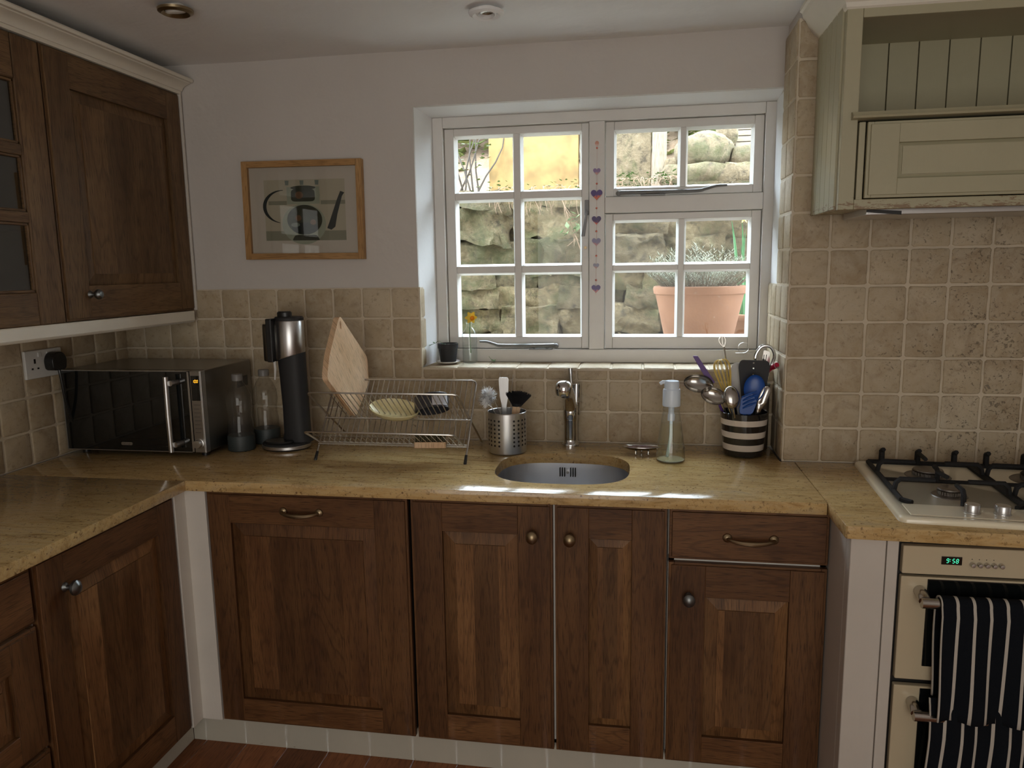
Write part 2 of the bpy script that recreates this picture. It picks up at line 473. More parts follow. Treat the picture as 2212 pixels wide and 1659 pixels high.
# window wall: solid masonry with a splayed opening
WX0, WX1, WZ0, WZ1 = .713, 1.862, 1.150, 2.003
def wedges(m):
    m.prism([(WX0 - .002, 0), (.737, .14), (.737, .38), (WX0 - .002, .38)], WZ0, WZ1, 2)
    m.prism([(0, WZ1 + .002), (.14, 1.992), (.38, 1.992), (.38, WZ1 + .002)], WX0, WX1 + .1, 0)
wall_back = wallbox('wall_back', [((X0 - .2, 0, 0), (WX0, .38, 3.3)), ((WX0, 0, 0), (WX1, .38, WZ0)), ((WX0, 0, WZ1), (WX1, .38, 3.3)),
    ((WX1, -.0, 0), (X1, .38, 3.3))], M['wall'])
m = MB(); wedges(m)
m.box((WX1 - .001, .004, 1.42), (WX1 + .003, .2, 1.995))
structure(m.build('reveal_plaster', M['reveal'], wall_back, smooth=0))
# chimney breast beside the window
chim = wallbox('wall_chimney', [((1.864, -.181, 0), (X1, 0, CZ + .05))], M['wall'])
wallbox('wall_left', [((X0 - .2, YB - .2, 0), (X0, .0, CZ + .1))], M['wall'])
wallbox('wall_right', [((X1, YB - .2, 0), (X1 + .2, 0, CZ + .1))], M['wall'])
wallbox('wall_rear', [((X0, YB - .2, 0), (X1, YB, CZ + .1))], M['wall'])

# tumbled travertine tiles, modelled one by one inside each wall's tiling
def tiles(name, parent, Mx, us, vs, grout=True, th=.009, jit=.0012, skip=None):
    m = MB(Mx)
    for i in range(len(us) - 1):
        for j in range(len(vs) - 1):
            u0, u1, v0, v1 = us[i], us[i + 1], vs[j], vs[j + 1]
            if skip and skip((u0 + u1) / 2, (v0 + v1) / 2): continue
            gp = .0027
            pts = [(u0 + gp, v0 + gp), (u1 - gp, v0 + gp), (u1 - gp, v1 - gp), (u0 + gp, v1 - gp)]
            q = []
            for k in range(4):
                a, b = pts[k], pts[(k + 1) % 4]
                L_ = math.dist(a, b); cr = min(.0032 + random.random() * .0022, L_ * .3)
                nseg = 5 if L_ > .06 else 3
                for s_ in range(nseg + 1):
                    t = lerp(cr / L_, 1 - cr / L_, s_ / nseg)
                    p = [lerp(a[0], b[0], t), lerp(a[1], b[1], t)]
                    p[0] += random.uniform(-jit, jit) * .7; p[1] += random.uniform(-jit, jit) * .7
                    q.append(p)
            c = (sum(p[0] for p in q) / len(q), sum(p[1] for p in q) / len(q))
            dz = random.uniform(-.0009, .0009)
            lv = []
            for (ins, h) in ((0, 0), (0, th * .55), (.0012, th * .86), (.0045, th)):
                ring = []
                for p in q:
                    d = Vector((c[0] - p[0], c[1] - p[1])); d.normalize()
                    ring.append(m.V((p[0] + d.x * ins, p[1] + d.y * ins, (h + dz) if h else 0)))
                lv.append(ring)
            n = len(q)
            for a in range(3):
                for k in range(n): m.face([lv[a][k], lv[a][(k + 1) % n], lv[a + 1][(k + 1) % n], lv[a + 1][k]])
            m.face(lv[3])
    o = m.build(name, M['tile'], parent, smooth=60)
    if grout:
        g_ = MB(Mx); g_.box((us[0], vs[0], -.001), (us[-1], vs[-1], th * .70))
        g_.build('grout', M['grout'], parent, smooth=0)
    return o
CT = .91; p_ = .103
rows5 = [CT + p_ * k for k in range(6)]
tiles('tiling', wall_back, frame((0, 0, 0), (1, 0, 0), (0, 0, 1), (0, -1, 0)), [-.388] + [k * p_ for k in range(-3, 7)] + [.7195], rows5)
tiles('tiling', wall_back, frame((0, 0, 0), (1, 0, 0), (0, 0, 1), (0, -1, 0)), [.7195] + [k * p_ + .004 for k in range(8, 18)] + [1.862], [CT, CT + p_, CT + 2 * p_, 1.155])
sill = tiles('tiling', wall_back, frame((0, 0, WZ0), (1, 0, 0), (0, 1, 0), (0, 0, 1)), [.722] + [k * p_ + .012 for k in range(8, 18)] + [1.862], [-.011, .142], th=.008)
tiles('tiling', wall_back, frame((.713, 0, 0), (0, 1, 0), (0, 0, 1), (.985, -.17, 0)), [-.008, .078, .13], [1.158, 1.218, 1.321, 1.424], th=.007)
wall_left = bpy.data.objects['wall_left']
tiles('tiling', wall_left, frame((X0, 0, 0), (0, 1, 0), (0, 0, 1), (1, 0, 0)), [-.4777 + p_ * k for k in range(-9, 5)] + [-.002], rows5[:6])
hz = .1019
hrows = [CT + hz * k for k in range(13)] 
tiles('tiling', chim, frame((0, -.181, 0), (1, 0, 0), (0, 0, 1), (0, -1, 0)), [1.858] + [1.9631 + .1045 * k for k in range(0, 12)], hrows)
hz2 = [CT + .004 + hz * k for k in range(13)]; hz2[0] = CT
tiles('tiling', chim, frame((1.864, 0, 0), (0, -1, 0), (0, 0, 1), (-1, 0, 0)), [.002, .088, .187], hz2)
tiles('tiling', chim, frame((1.864, 0, 0), (0, -1, 0), (0, 0, 1), (-1, 0, 0)), [-.142, -.072, .002], [1.158, 1.219, 1.321, 1.423])

# ------------------------------------------------------------------ the window
win = thing('window_1', None, None, (1.3, .17, 1.16), kind='structure')
def wbox(m, x0, x1, y0, y1, z0, z1): m.box((x0, y0, z0), (x1, y1, z1), g=2 if (z1 - z0) > (x1 - x0) else 0)
m = MB()
FY0, FY1 = .140, .215
wbox(m, .737, .773, FY0, FY1, 1.158, 1.992)         # left jamb
wbox(m, 1.830, 1.866, FY0, FY1, 1.158, 1.992)
wbox(m, .773, 1.830, FY0, FY1, 1.957, 1.992)        # head
wbox(m, .773, 1.830, FY0 - .004, FY1 + .03, 1.158, 1.203)  # cill
wbox(m, 1.271, 1.323, FY0, FY1, 1.203, 1.957)       # mullion
wbox(m, 1.323, 1.830, FY0, FY1, 1.660, 1.713)       # transom
structure(m.build('window_frame', M['winpaint'], win, smooth=0, bevel=.003))
def casement(x0, x1, z0, z1, px, pz):
    """px, pz: pane extents"""
    a, b = .1560, .198; gx = .0018
    m = MB()
    X = [x0 + gx] + [v for pr in px for v in pr] + [x1 - gx]
    Z = [z0 + gx] + [v for pr in pz for v in pr] + [z1 - gx]
    wbox(m, X[0], X[1], a, b, Z[0], Z[-1]); wbox(m, X[-2], X[-1], a, b, Z[0], Z[-1])
    wbox(m, X[1], X[-2], a, b, Z[0], Z[1]); wbox(m, X[1], X[-2], a, b, Z[-2], Z[-1])
    c = m.build('casement', M['winpaint'], win, smooth=0, bevel=.0025); 
    bars = MB()
    for k in range(2, len(X) - 2, 2): wbox(bars, X[k], X[k + 1], a + .001, b - .002, Z[1], Z[-2])
    for k in range(2, len(Z) - 2, 2): 
        for q in range(len(px)): wbox(bars, px[q][0], px[q][1], a + .001, b - .002, Z[k], Z[k + 1])
    # bevelled putty fillets round every pane
    for (u0, u1) in px:
        for (v0, v1) in pz:
            e = .007; y1 = .187
            for P in ([(u0, a + .008, v0), (u1, a + .008, v0), (u1 - e, y1, v0 + e), (u0 + e, y1, v0 + e)],
                      [(u0, a + .008, v1), (u1, a + .008, v1), (u1 - e, y1, v1 - e), (u0 + e, y1, v1 - e)],
                      [(u0, a + .008, v0), (u0, a + .008, v1), (u0 + e, y1, v1 - e), (u0 + e, y1, v0 + e)],
                      [(u1, a + .008, v0), (u1, a + .008, v1), (u1 - e, y1, v1 - e), (u1 - e, y1, v0 + e)]): bars.poly(P)
    bars.build('glazing_bar', M['winpaint'], c, smooth=0, bevel=.0012, seg=1)
    for (u0, u1) in px:
        for (v0, v1) in pz:
            gm = MB(); gm.box((u0, .1875, v0), (u1, .1905, v1)); gm.build('pane', M['glass'], c, smooth=0)
    return c
casement(.773, 1.271, 1.203, 1.957, [(.808, 1.014), (1.038, 1.245)], [(1.245, 1.467), (1.491, 1.717), (1.741, 1.931)])
casement(1.323, 1.830, 1.713, 1.957, [(1.353, 1.567), (1.586, 1.799)], [(1.741, 1.928)])
casement(1.323, 1.830, 1.203, 1.660, [(1.350, 1.566), (1.585, 1.798)], [(1.245, 1.469), (1.488, 1.636)])
# casement stays, fastener and locks
def stay(p0, p1, flip, z):
    m = MB(); y = .128
    pts = [(p0, y, z), (lerp(p0, p1, .25), y - .002, z - .001), (lerp(p0, p1, .7), y, z - .001), (lerp(p0, p1, .8), y, z + .004), (lerp(p0, p1, .9), y - .001, z + .012), (p1, y - .002, z + .013)]
    sp = smooth_path(pts, 5)
    m.tube(sp, [lerp(.0075, .0035, i / (len(sp) - 1)) for i in range(len(sp))], 8)
    d = 1 if p1 > p0 else -1
    m.ball((p0 - d * .006, y, z - .002), .009, 12)
    return m, d
m, d = stay(1.153, .890, 1, 1.218); m.build('casement_stay', M['stay'], win)
m = MB(); m.box((1.065, .120, 1.203), (1.145, .144, 1.2065)); [m.cyl((xx, .127, 1.206), (xx, .127, 1.214), .004, 10) for xx in (1.082, 1.128)]; m.build('stay_rest', M['stay'], win)
m, d = stay(1.375, 1.715, 1, 1.724); m.build('casement_stay', M['stay'], win)
m = MB(); m.box((1.440, .120, 1.712), (1.520, .141, 1.7155)); [m.cyl((xx, .127, 1.714), (xx, .127, 1.722), .004, 10) for xx in (1.455, 1.505)]; m.build('stay_rest', M['stay'], win)
m = MB(); m.box((1.256, .144, 1.655), (1.270, .157, 1.705)); m.prism([(1.262, 1.668), (1.268, 1.668), (1.258, 1.585), (1.246, 1.585)], .122, .130, 1); m.cyl((1.263, .125, 1.665), (1.263, .147, 1.665), .006, 10)
m.build('window_fastener', M['stay'], win, bevel=.0012)
for (x, z) in ((1.258, 1.548),):
    m = MB(); m.box((x - .010, .1525, z - .032), (x + .010, .1565, z + .032)); m.build('lock_plate', M['winpaint'], win, bevel=.001)
    m = MB(); m.cyl((x, .1475, z), (x, .154, z), .0052, 14); m.build('lock_bolt', M['brass'], win)
m = MB(); m.box((1.352, .1525, 1.717), (1.392, .1565, 1.738)); m.build('lock_plate', M['winpaint'], win, bevel=.001)
m = MB(); m.cyl((1.371, .1475, 1.727), (1.371, .154, 1.727), .0052, 14); m.build('lock_bolt', M['brass'], win)

# ------------------------------------------------------------------ recessed ceiling spotlights
def spot(loc, r, ringmat, inner, label, tilt):
    t = thing('ceiling_spotlight', label, 'ceiling light', loc)
    x, y, z = loc
    m = MB(); m.lathe([(r * .62, .0), (r * .62, -.004), (r * .8, -.011), (r, -.006), (r * 1.02, 0), (r * .62, 0)], loc, 40, caps=False); m.build('ring', ringmat, t)
    Mt = Matrix.Rotation(tilt, 4, 'X')
    m = MB(); m.lathe([(r * .60, .012), (r * .58, -.008), (r * .50, -.010), (r * .42, -.002), (r * .40, .010), (0, .012)], (x, y, z + .002), 32, Mt, caps=False); m.build('lamp_holder', inner, t)
    m = MB(); m.lathe([(0, .006), (r * .30, .004), (r * .40, .000), (r * .41, .006)], (x, y, z), 24, Mt, caps=False); m.build('bulb', M['blackglass'] if r < .044 else M['polish'], t)
spot((.235, -.520, CZ - .009), .044, M['brass'], M['white'], 'aged ceiling spotlight with tarnished rim near the wall cupboards', .25)
spot((1.026, -.332, CZ - .009), .047, M['ceiling'], M['ceiling'], 'plain white ceiling spotlight in front of the window', -.1)

# ================================================================== FITTED JOINERY
def knob(c, n, mat, r=.0155, parent=None, name='knob'):
    n = Vector(n).normalized(); q = n.to_track_quat('Z', 'Y').to_matrix().to_4x4()
    m = MB(); m.lathe([(0, -.001), (.010, -.001), (.0095, .003), (.0055, .008), (.005, .016), (.010, .020), (r, .026), (r * .97, .032), (r * .6, .038), (0, .040)], c, 24, q, 1, 1.12)
    return m.build(name, mat, parent)
def bow_handle(c, u, n, L_, mat, parent):
    c, u, n = Vector(c), Vector(u).normalized(), Vector(n).normalized(); v = u.cross(n)
    m = MB()
    for s_ in (-1, 1):
        q = n.to_track_quat('Z', 'Y').to_matrix().to_4x4()
        m.lathe([(0, 0), (.012, 0), (.011, .004), (.006, .008), (0, .009)], c + u * s_ * L_ / 2, 20, q)
    pts = [c + u * (L_ / 2 * k) + n * (.006 + .022 * math.sqrt(max(0, 1 - k * k))) - Vector((0, 0, .004 * (1 - k * k))) for k in [i / 10 for i in range(-10, 11)]]
    m.tube(pts, [.0045 + .0025 * (1 - abs(i - 10) / 10) for i in range(21)], 10)
    return m.build('handle', mat, parent)

def oak_door(parent, o, u, n, w, h, mat, fr=(.082, .082, .088, .080), staves=3, name='door', T=.020, fielded=True, seed=0, edge=.006, field_in=.036, plainfront=False):
    """framed door; o = lower-left corner on the carcass face, u along, n outwards"""
    random.seed(1000 + seed)
    Mx = frame(o, u, (0, 0, 1), n); m = MB(Mx)
    l, r, b, t_ = fr
    if plainfront:
        m.box((0, 0, 0), (w, h, T - .0055), g=0); m.box((.0065, .0065, .001), (w - .0065, h - .0065, T), g=0); edge = .002
    else:
        e_ = .0065; q_ = T - .0055
        m.box((0, 0, 0), (.014, h, q_), g=1); m.box((w - .014, 0, 0), (w, h, q_), g=1); m.box((.014, 0, 0), (w - .014, .014, q_), g=0); m.box((.014, h - .014, 0), (w - .014, h, q_), g=0)
        m.box((e_, e_, .001), (l, h - e_, T), g=1); m.box((w - r, e_, .001), (w - e_, h - e_, T), g=1)
        m.box((l, e_, .001), (w - r, b, T - .0003), g=0); m.box((l, h - t_, .001), (w - r, h - e_, T - .0003), g=0)
        edge = .0012
    d = m.build(name, mat, parent, smooth=30, bevel=edge, seg=3)
    if plainfront: return d
    # raised panel made of glued staves
    pm = MB(Mx)
    x0, x1, z0, z1 = l - .004, w - r + .004, b - .004, h - t_ + .004
    lo, hi, st = T - .0125, T - .0055, T - .0025
    f = field_in
    cuts = [x0]
    inner0, inner1 = x0 + f, x1 - f
    ws = [random.uniform(.7, 1.3) for _ in range(staves)]; S = sum(ws); a = x0
    for k in range(staves): a += (x1 - x0) * ws[k] / S; cuts.append(a)
    cuts[-1] = x1
    def hgt(x, z):
        dd = min(x - x0, x1 - x, z - z0, z1 - z)
        return None
    xs_all = sorted(set(cuts + [inner0, inner1]))
    for k in range(staves):
        a, b_ = cuts[k], cuts[k + 1]
        off = (random.random() * 9, random.random() * 9)
        xs = [x for x in xs_all if a - 1e-9 <= x <= b_ + 1e-9]
        # surface as height samples at z levels
        def H(x):
            dx = min(x - x0, x1 - x); return max(0, min(1, dx / f))
        zl = [z0, z0 + f, z1 - f, z1]
        # clip bevel corners with diagonal columns
        fine = []
        for i in range(len(xs) - 1):
            nn = max(1, int((xs[i + 1] - xs[i]) / .012)) if (xs[i] < inner0 - 1e-6 or xs[i + 1] > inner1 + 1e-6) else 1
            fine += [lerp(xs[i], xs[i + 1], q / nn) for q in range(nn)]
        fine.append(xs[-1])
        cols = []
        for x in fine:
            k_ = H(x)
            zz = [z0, z0 + f * k_, z1 - f * k_, z1]
            hh = [lo, lerp(lo, hi, k_), lerp(lo, hi, k_), lo]
            cols.append([(x, z, h_) for z, h_ in zip(zz, hh)])
        V_ = [[pm.V(p) for p in c] for c in cols]
        for i in range(len(cols) - 1):
            for j in range(3):
                P = [cols[i][j], cols[i + 1][j], cols[i + 1][j + 1], cols[i][j + 1]]
                pm.face([V_[i][j], V_[i + 1][j], V_[i + 1][j + 1], V_[i][j + 1]], [(q[0] + off[0], q[1] + off[1]) for q in P])
        # raised field step
        if b_ > inner0 and a < inner1:
            ia, ib = max(a, inner0 + .001), min(b_, inner1 - .001)
            m2_off = off
            pm.box((ia, z0 + f + .001, hi - .004), (ib, z1 - f - .001, st), g=1, off=off)
    pm.build('raised_panel', M['oak_panel'] if (mat is M['oak'] and seed in (5, 9, 15, 31)) else mat, d, smooth=0)
    return d

# carcass helper
def carcass(parent, boxes, mat, name='carcass', bevel=.0012):
    m = MB()
    for a, b in boxes: m.box(a, b)
    return m.build(name, mat, parent, smooth=0, bevel=bevel, seg=1)
YF = -.552           # carcass front of the back run; door faces stand at -.572
DZ0, DZ1 = .178, .875
nb = (0, -1, 0); ub = (1, 0, 0)
# dishwasher
t = thing('dishwasher', 'built-in dishwasher behind a wide oak door with a bow handle, under the dish rack', 'dishwasher', (.537, -.3, FZ))
carcass(t, [((.246, -.548, .187), (.828, -.03, .87))], M['matblack'], 'housing')
d = oak_door(t, (.243, YF, DZ0), ub, nb, .587, DZ1 - DZ0, M['oak'], (.070, .093, .074, .088), 4, 'door', seed=1, field_in=.040)
bow_handle((.527, -.572, .827), (1, 0, 0), nb, .105, M['brass'], d)
# sink cupboard (two doors)
t = thing('base_cabinet', 'oak double-door base cabinet under the sink with two brass knobs', 'cabinet', (1.175, -.3, FZ))
carcass(t, [((.840, YF + .001, .187), (.858, -.03, .878)), ((1.494, YF + .001, .187), (1.5165, -.03, .878)), ((.840, YF + .001, .187), (1.5165, -.03, .20)), ((.84, YF + .001, .868), (1.5165, YF + .02, .878)), ((1.212, YF + .001, .187), (1.238, YF + .04, .878)), ((.84, -.04, .187), (1.5165, -.03, .878))], M['white'])
d = oak_door(t, (.8385, YF, DZ0), ub, nb, .384, DZ1 - DZ0, M['oak'], (.087, .092, .080, .085), 3, seed=5, field_in=.038); knob((1.1715, -.571, .793), nb, M['brass'], parent=d)
d = oak_door(t, (1.2285, YF, DZ0), ub, nb, .2865, DZ1 - DZ0, M['oak'], (.088, .088, .084, .088), 3, seed=9, field_in=.026); knob((1.269, -.571, .790), nb, M['brass'], parent=d)
# drawer-line cupboard
t = thing('base_cabinet', 'oak base cabinet with a drawer over one door, right of the sink cabinet', 'cabinet', (1.712, -.3, FZ))
carcass(t, [((1.5185, YF + .001, .187), (1.536, -.03, .878)), ((1.890, YF + .001, .187), (1.9065, -.03, .878)), ((1.5185, YF + .001, .187), (1.9065, -.03, .20)), ((1.5185, YF + .001, .868), (1.9065, YF + .02, .878)), ((1.5185, YF + .001, .728), (1.9065, YF + .03, .750)), ((1.52, -.04, .187), (1.9065, -.03, .878))], M['white'])
d = oak_door(t, (1.5205, YF, DZ0), ub, nb, .385, .734 - DZ0, M['oak'], (.092, .088, .078, .090), 4, seed=15, field_in=.036); knob((1.571, -.571, .646), nb, M['pewter'], parent=d)
d = oak_door(t, (1.5205, YF, .743), ub, nb, .385, DZ1 - .743, M['oak'], name='drawer', seed=22, plainfront=True); bow_handle((1.719, -.572, .806), (1, 0, 0), nb, .112, M['brass'], d)
# corner filler posts and plinths
m = MB(); m.box((.177, -.571, .176), (.240, -.540, .878)); m.box((.160, -.618, .176), (.1775, -.545, .878))
m.build('corner_post', M['white'], None, (.18, -.57, .176), bevel=.0015, label='white corner filler post between the left and back runs of cabinets', cat='filler post')
m = MB(); m.box((.118, -.535, FZ), (1.905, -.517, .184)); m.build('plinth', M['plinth'], None, (1, -.52, FZ), bevel=.0015, label='long chipped white plinth board beneath the back cabinets', cat='plinth')
m = MB(); m.box((.100, -2.2, FZ), (.118, -.535, .184)); m.build('plinth', M['plinth'], None, (.11, -1.2, FZ), bevel=.0015, label='scuffed white plinth board beneath the left-hand cabinets', cat='plinth')
# left run
nl = (1, 0, 0); ul = (0, 1, 0); XF = .157
t = thing('base_cabinet', 'oak single-door base cabinet in the left run, nearest the inner corner', 'cabinet', (-.1, -.86, FZ))
carcass(t, [((-.38, -1.108, .187), (XF - .001, -1.090, .878)), ((-.38, -.640, .187), (XF - .001, -.622, .878)), ((-.38, -1.108, .187), (XF - .001, -.622, .20)), ((-.38, -1.1, .187), (-.37, -.63, .878))], M['white'])
d = oak_door(t, (XF, -1.107, DZ0), ul, nl, .486, DZ1 - DZ0, M['oak'], (.078, .075, .085, .085), 4, seed=31, field_in=.038); knob((.176, -1.031, .791), nl, M['pewter'], parent=d)
t = thing('base_cabinet', 'oak drawer cabinet at the near end of the left run, cut by the photo edge', 'cabinet', (-.1, -1.42, FZ))
carcass(t, [((-.38, -1.715, .187), (XF - .001, -1.112, .876))], M['white'])
for k, (a, b) in enumerate(((.747, .872), (.462, .740), (.178, .455))):
    if k == 0: d = oak_door(t, (XF, -1.712, a), ul, nl, .597, b - a, M['oak'], name='drawer', seed=40 + k, plainfront=True)
    else: d = oak_door(t, (XF, -1.712, a), ul, nl, .597, b - a, M['oak'], (.07, .075, .068, .068), 3, name='drawer', seed=40 + k, field_in=.03)
    knob((.176, -1.41, (a + b) / 2), nl, M['pewter'], parent=d)

# worktops in gold granite
def slab(name, outer, holes, z0, z1, mat, loc, label, grooves=(), bev=.0022):
    bm = bmesh.new()
    def loop(pts, z):
        vs = [bm.verts.new((p[0], p[1], z)) for p in pts]
        return vs, [bm.edges.new((vs[i], vs[(i + 1) % len(vs)])) for i in range(len(vs))]
    ov, oe = loop(outer, z1); es = list(oe); hl = [loop(h, z1) for h in holes]; gl = [loop(h, z1) for h in grooves]
    for v, e in hl + gl: es += e
    bmesh.ops.triangle_fill(bm, use_beauty=True, use_dissolve=False, edges=es)
    top = list(bm.faces)
    # bottom
    es2 = []; ov2, oe2 = loop(outer, z0); es2 += oe2; hb = []
    for h in holes:
        v, e = loop(h, z0); hb.append(v); es2 += e
    bmesh.ops.triangle_fill(bm, use_beauty=True, use_dissolve=False, edges=es2)
    def side(A, B):
        for i in range(len(A)): 
            j = (i + 1) % len(A); bm.faces.new([A[i], A[j], B[j], B[i]])
    side(ov, ov2)
    for (v, e), b in zip(hl, hb): side(v, b)
    for (v, e), h in zip(gl, grooves):
        b = [bm.verts.new((p[0], p[1], z1 - .0035)) for p in h]; side(v, b); bm.faces.new(b)
    bmesh.ops.recalc_face_normals(bm, faces=bm.faces)
    # polished arris
    be = [e for e in bm.edges if len(e.link_faces) == 2 and abs(e.link_faces[0].normal.dot(e.link_faces[1].normal)) < .4 and all(abs(v.co.z - z1) < 1e-6 or abs(v.co.z - z0) < 1e-6 for v in e.verts)
          and all(any(abs(v.co.x - p[0]) + abs(v.co.y - p[1]) < 1e-6 for p in outer) for v in e.verts)]
    bmesh.ops.bevel(bm, geom=be, offset=bev, segments=2, profile=.5, affect='EDGES')
    bmesh.ops.translate(bm, verts=bm.verts, vec=-Vector(loc))
    me = bpy.data.meshes.new(name); bm.to_mesh(me); bm.free(); me.materials.append(mat)
    for p in me.polygons: p.use_smooth = True
    me.set_sharp_from_angle(angle=math.radians(25))
    o = bpy.data.objects.new(name, me); COL.objects.link(o); o.location = loc
    BASIS[o.name] = Matrix.Translation(Vector(loc))
    o['label'] = label; o['category'] = 'worktop'
    return o
def superell(cx, cy, a, b, n, k=72):
    out = []
    for i in range(k):
        t = 2 * PI * i / k; c, s_ = math.cos(t), math.sin(t)
        out.append((cx + a * math.copysign(abs(c) ** (2 / n), c), cy + b * math.copysign(abs(s_) ** (2 / n), s_)))
    return out
SK = (1.2265, -.335, .1915, .165)
def slot(p, q, w):
    p, q = Vector(p), Vector(q); d = (q - p).normalized(); n = Vector((-d.y, d.x)) * w
    return [tuple(p + n), tuple(p - d * w), tuple(p - n), tuple(q - n), tuple(q + d * w), tuple(q + n)]
grooves = [slot((.70, -.19), (1.000, -.243), .0022), slot((.70, -.250), (1.012, -.288), .0022), slot((.70, -.313), (1.016, -.336), .0022), slot((.70, -.378), (1.019, -.378), .0022), slot((.70, -.443), (1.019, -.420), .0022)]
slab('worktop', [(-.379, -.5885), (.1955, -.5885), (1.8925, -.5885), (1.8925, -.191), (1.853, -.191), (1.853, -.0095), (-.379, -.0095)], [superell(*SK, 3)], .880, CT, M['granite'], (.9, -.3, .88),
     'long gold granite worktop under the window, cut out for the sink', grooves)
slab('worktop', [(-.379, -2.2), (.1955, -2.2), (.1955, -.5895), (-.379, -.5895)], [], .880, CT, M['granite'], (-.1, -1.4, .88), 'gold granite worktop of the left run, in front of the microwave')
slab('worktop', [(1.8935, -.745), (1.897, -.7495), (3.2, -.795), (3.2, -.191), (1.8935, -.191)], [], .880, CT, M['granite'], (2.5, -.5, .88), 'deeper gold granite worktop carrying the gas hob')

# sink bowl
t = thing('sink', 'undermounted stainless steel sink bowl with slotted overflow', 'sink', (1.2265, -.335, .70))
m = MB(); prev = None
lv = [(1.07, .8795, 3), (1.025, .8795, 3), (1.022, .872, 3), (1.0, .80, 3), (.97, .74, 3), (.90, .712, 3), (.70, .704, 2.6), (.2, .700, 2), (.08, .699, 2)]
for sc_, z, n_ in lv:
    ring = [m.V((p[0], p[1], z)) for p in superell(SK[0], SK[1], SK[2] * sc_, SK[3] * sc_, n_)]
    if prev:
        for k in range(72): m.face([prev[k], prev[(k + 1) % 72], ring[(k + 1) % 72], ring[k]])
    prev = ring
m.face(prev); m.build('bowl', M['sink'], t, smooth=50)
m = MB()
yb = SK[1] + SK[3] * 1.01 - .003
for k in (-3, -2, -1, 1, 2, 3):
    xx = 1.2255 + k * .0072 + (.0022 if k > 0 else -.0022)
    m.box((xx - .0014, yb - .006, .8385), (xx + .0014, yb + .004, .8655))
m.build('overflow_slot', M['darkgap'], t, smooth=0)
m = MB(); m.cyl((1.2255, yb - .006, .852), (1.2255, yb + .004, .852), .0042, 14); m.build('overflow_screw', M['polish'], t)
m = MB(); m.lathe([(0, .701), (.035, .701), (.04, .703), (.045, .7005)], (1.2265, -.335, 0), 32, caps=False); m.build('drain', M['polish'], t)

# wall cupboards on the left
XW = -.115
t = thing('wall_cabinet', 'aged oak wall cupboard with solid panelled door above the microwave', 'wall cabinet', (-.24, -.315, 1.355))
carcass(t, [((-.388, -.616, 1.356), (XW - .001, -.012, 2.075))], M['white'])
d = oak_door(t, (XW, -.615, 1.355), ul, nl, .598, .722, M['oak_up'], (.092, .076, .096, .094), 4, seed=51, field_in=.036); knob((-.096, -.523, 1.4265), nl, M['pewter'], r=.013, parent=d)
m = MB(); m.box((XW - .02, -.016, 1.355), (XW + .024, -.010, 2.078)); m.build('end_filler', M['white'], t, smooth=0)
t = thing('wall_cabinet', 'aged oak wall cupboard with glazed door, at the left edge of the photo', 'wall cabinet', (-.24, -.92, 1.352))
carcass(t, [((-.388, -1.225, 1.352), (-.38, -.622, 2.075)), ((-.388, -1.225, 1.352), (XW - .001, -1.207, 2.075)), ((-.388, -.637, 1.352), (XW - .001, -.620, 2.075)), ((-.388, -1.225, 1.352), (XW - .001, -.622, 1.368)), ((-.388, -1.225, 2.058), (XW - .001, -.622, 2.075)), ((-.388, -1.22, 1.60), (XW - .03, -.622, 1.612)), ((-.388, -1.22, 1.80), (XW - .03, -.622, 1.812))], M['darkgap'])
Mx = frame((XW, -1.225, 1.352), ul, (0, 0, 1), nl); random.seed(77)
W_, H_ = .603, .723
m = MB(Mx)
m.box((0, 0, 0), (.088, H_, .02), g=1); m.box((W_ - .088, 0, 0), (W_, H_, .02), g=1); m.box((.088, 0, 0), (W_ - .088, .086, .0196), g=0); m.box((.088, .612, 0), (W_ - .088, H_, .0196), g=0)
d = m.build('door', M['oak_up'], t, smooth=30, bevel=.005, seg=3)
m = MB(Mx)
for z in (.2755, .4425): m.box((.088, z - .0135, .002), (W_ - .088, z + .0135, .0185), g=0)
m.box((W_ / 2 - .012, .086, .002), (W_ / 2 + .012, .612, .018), g=1)
for (z0, z1) in ((.086, .262), (.289, .429), (.456, .612)):
    for (a, b) in ((.088, W_ / 2 - .012), (W_ / 2 + .012, W_ - .088)):
        m.box((a, z0, .004), (a + .007, z1, .015)); m.box((b - .007, z0, .004), (b, z1, .015)); m.box((a, z0, .004), (b, z0 + .007, .015), g=0); m.box((a, z1 - .007, .004), (b, z1, .015), g=0)
m.build('glazing_bar', M['oak_up'], d, smooth=0, bevel=.0015, seg=1)
M['cabglass'] = clear('cupboard_glass', (.60, .66, .64), 3.5)
for (z0, z1) in ((.086, .262), (.289, .429), (.456, .612)):
    for (a, b) in ((.088, W_ / 2 - .012), (W_ / 2 + .012, W_ - .088)):
        g_ = MB(Mx); g_.box((a, z0, .006), (b, z1, .009)); g_.build('pane', M['cabglass'], d, smooth=0)
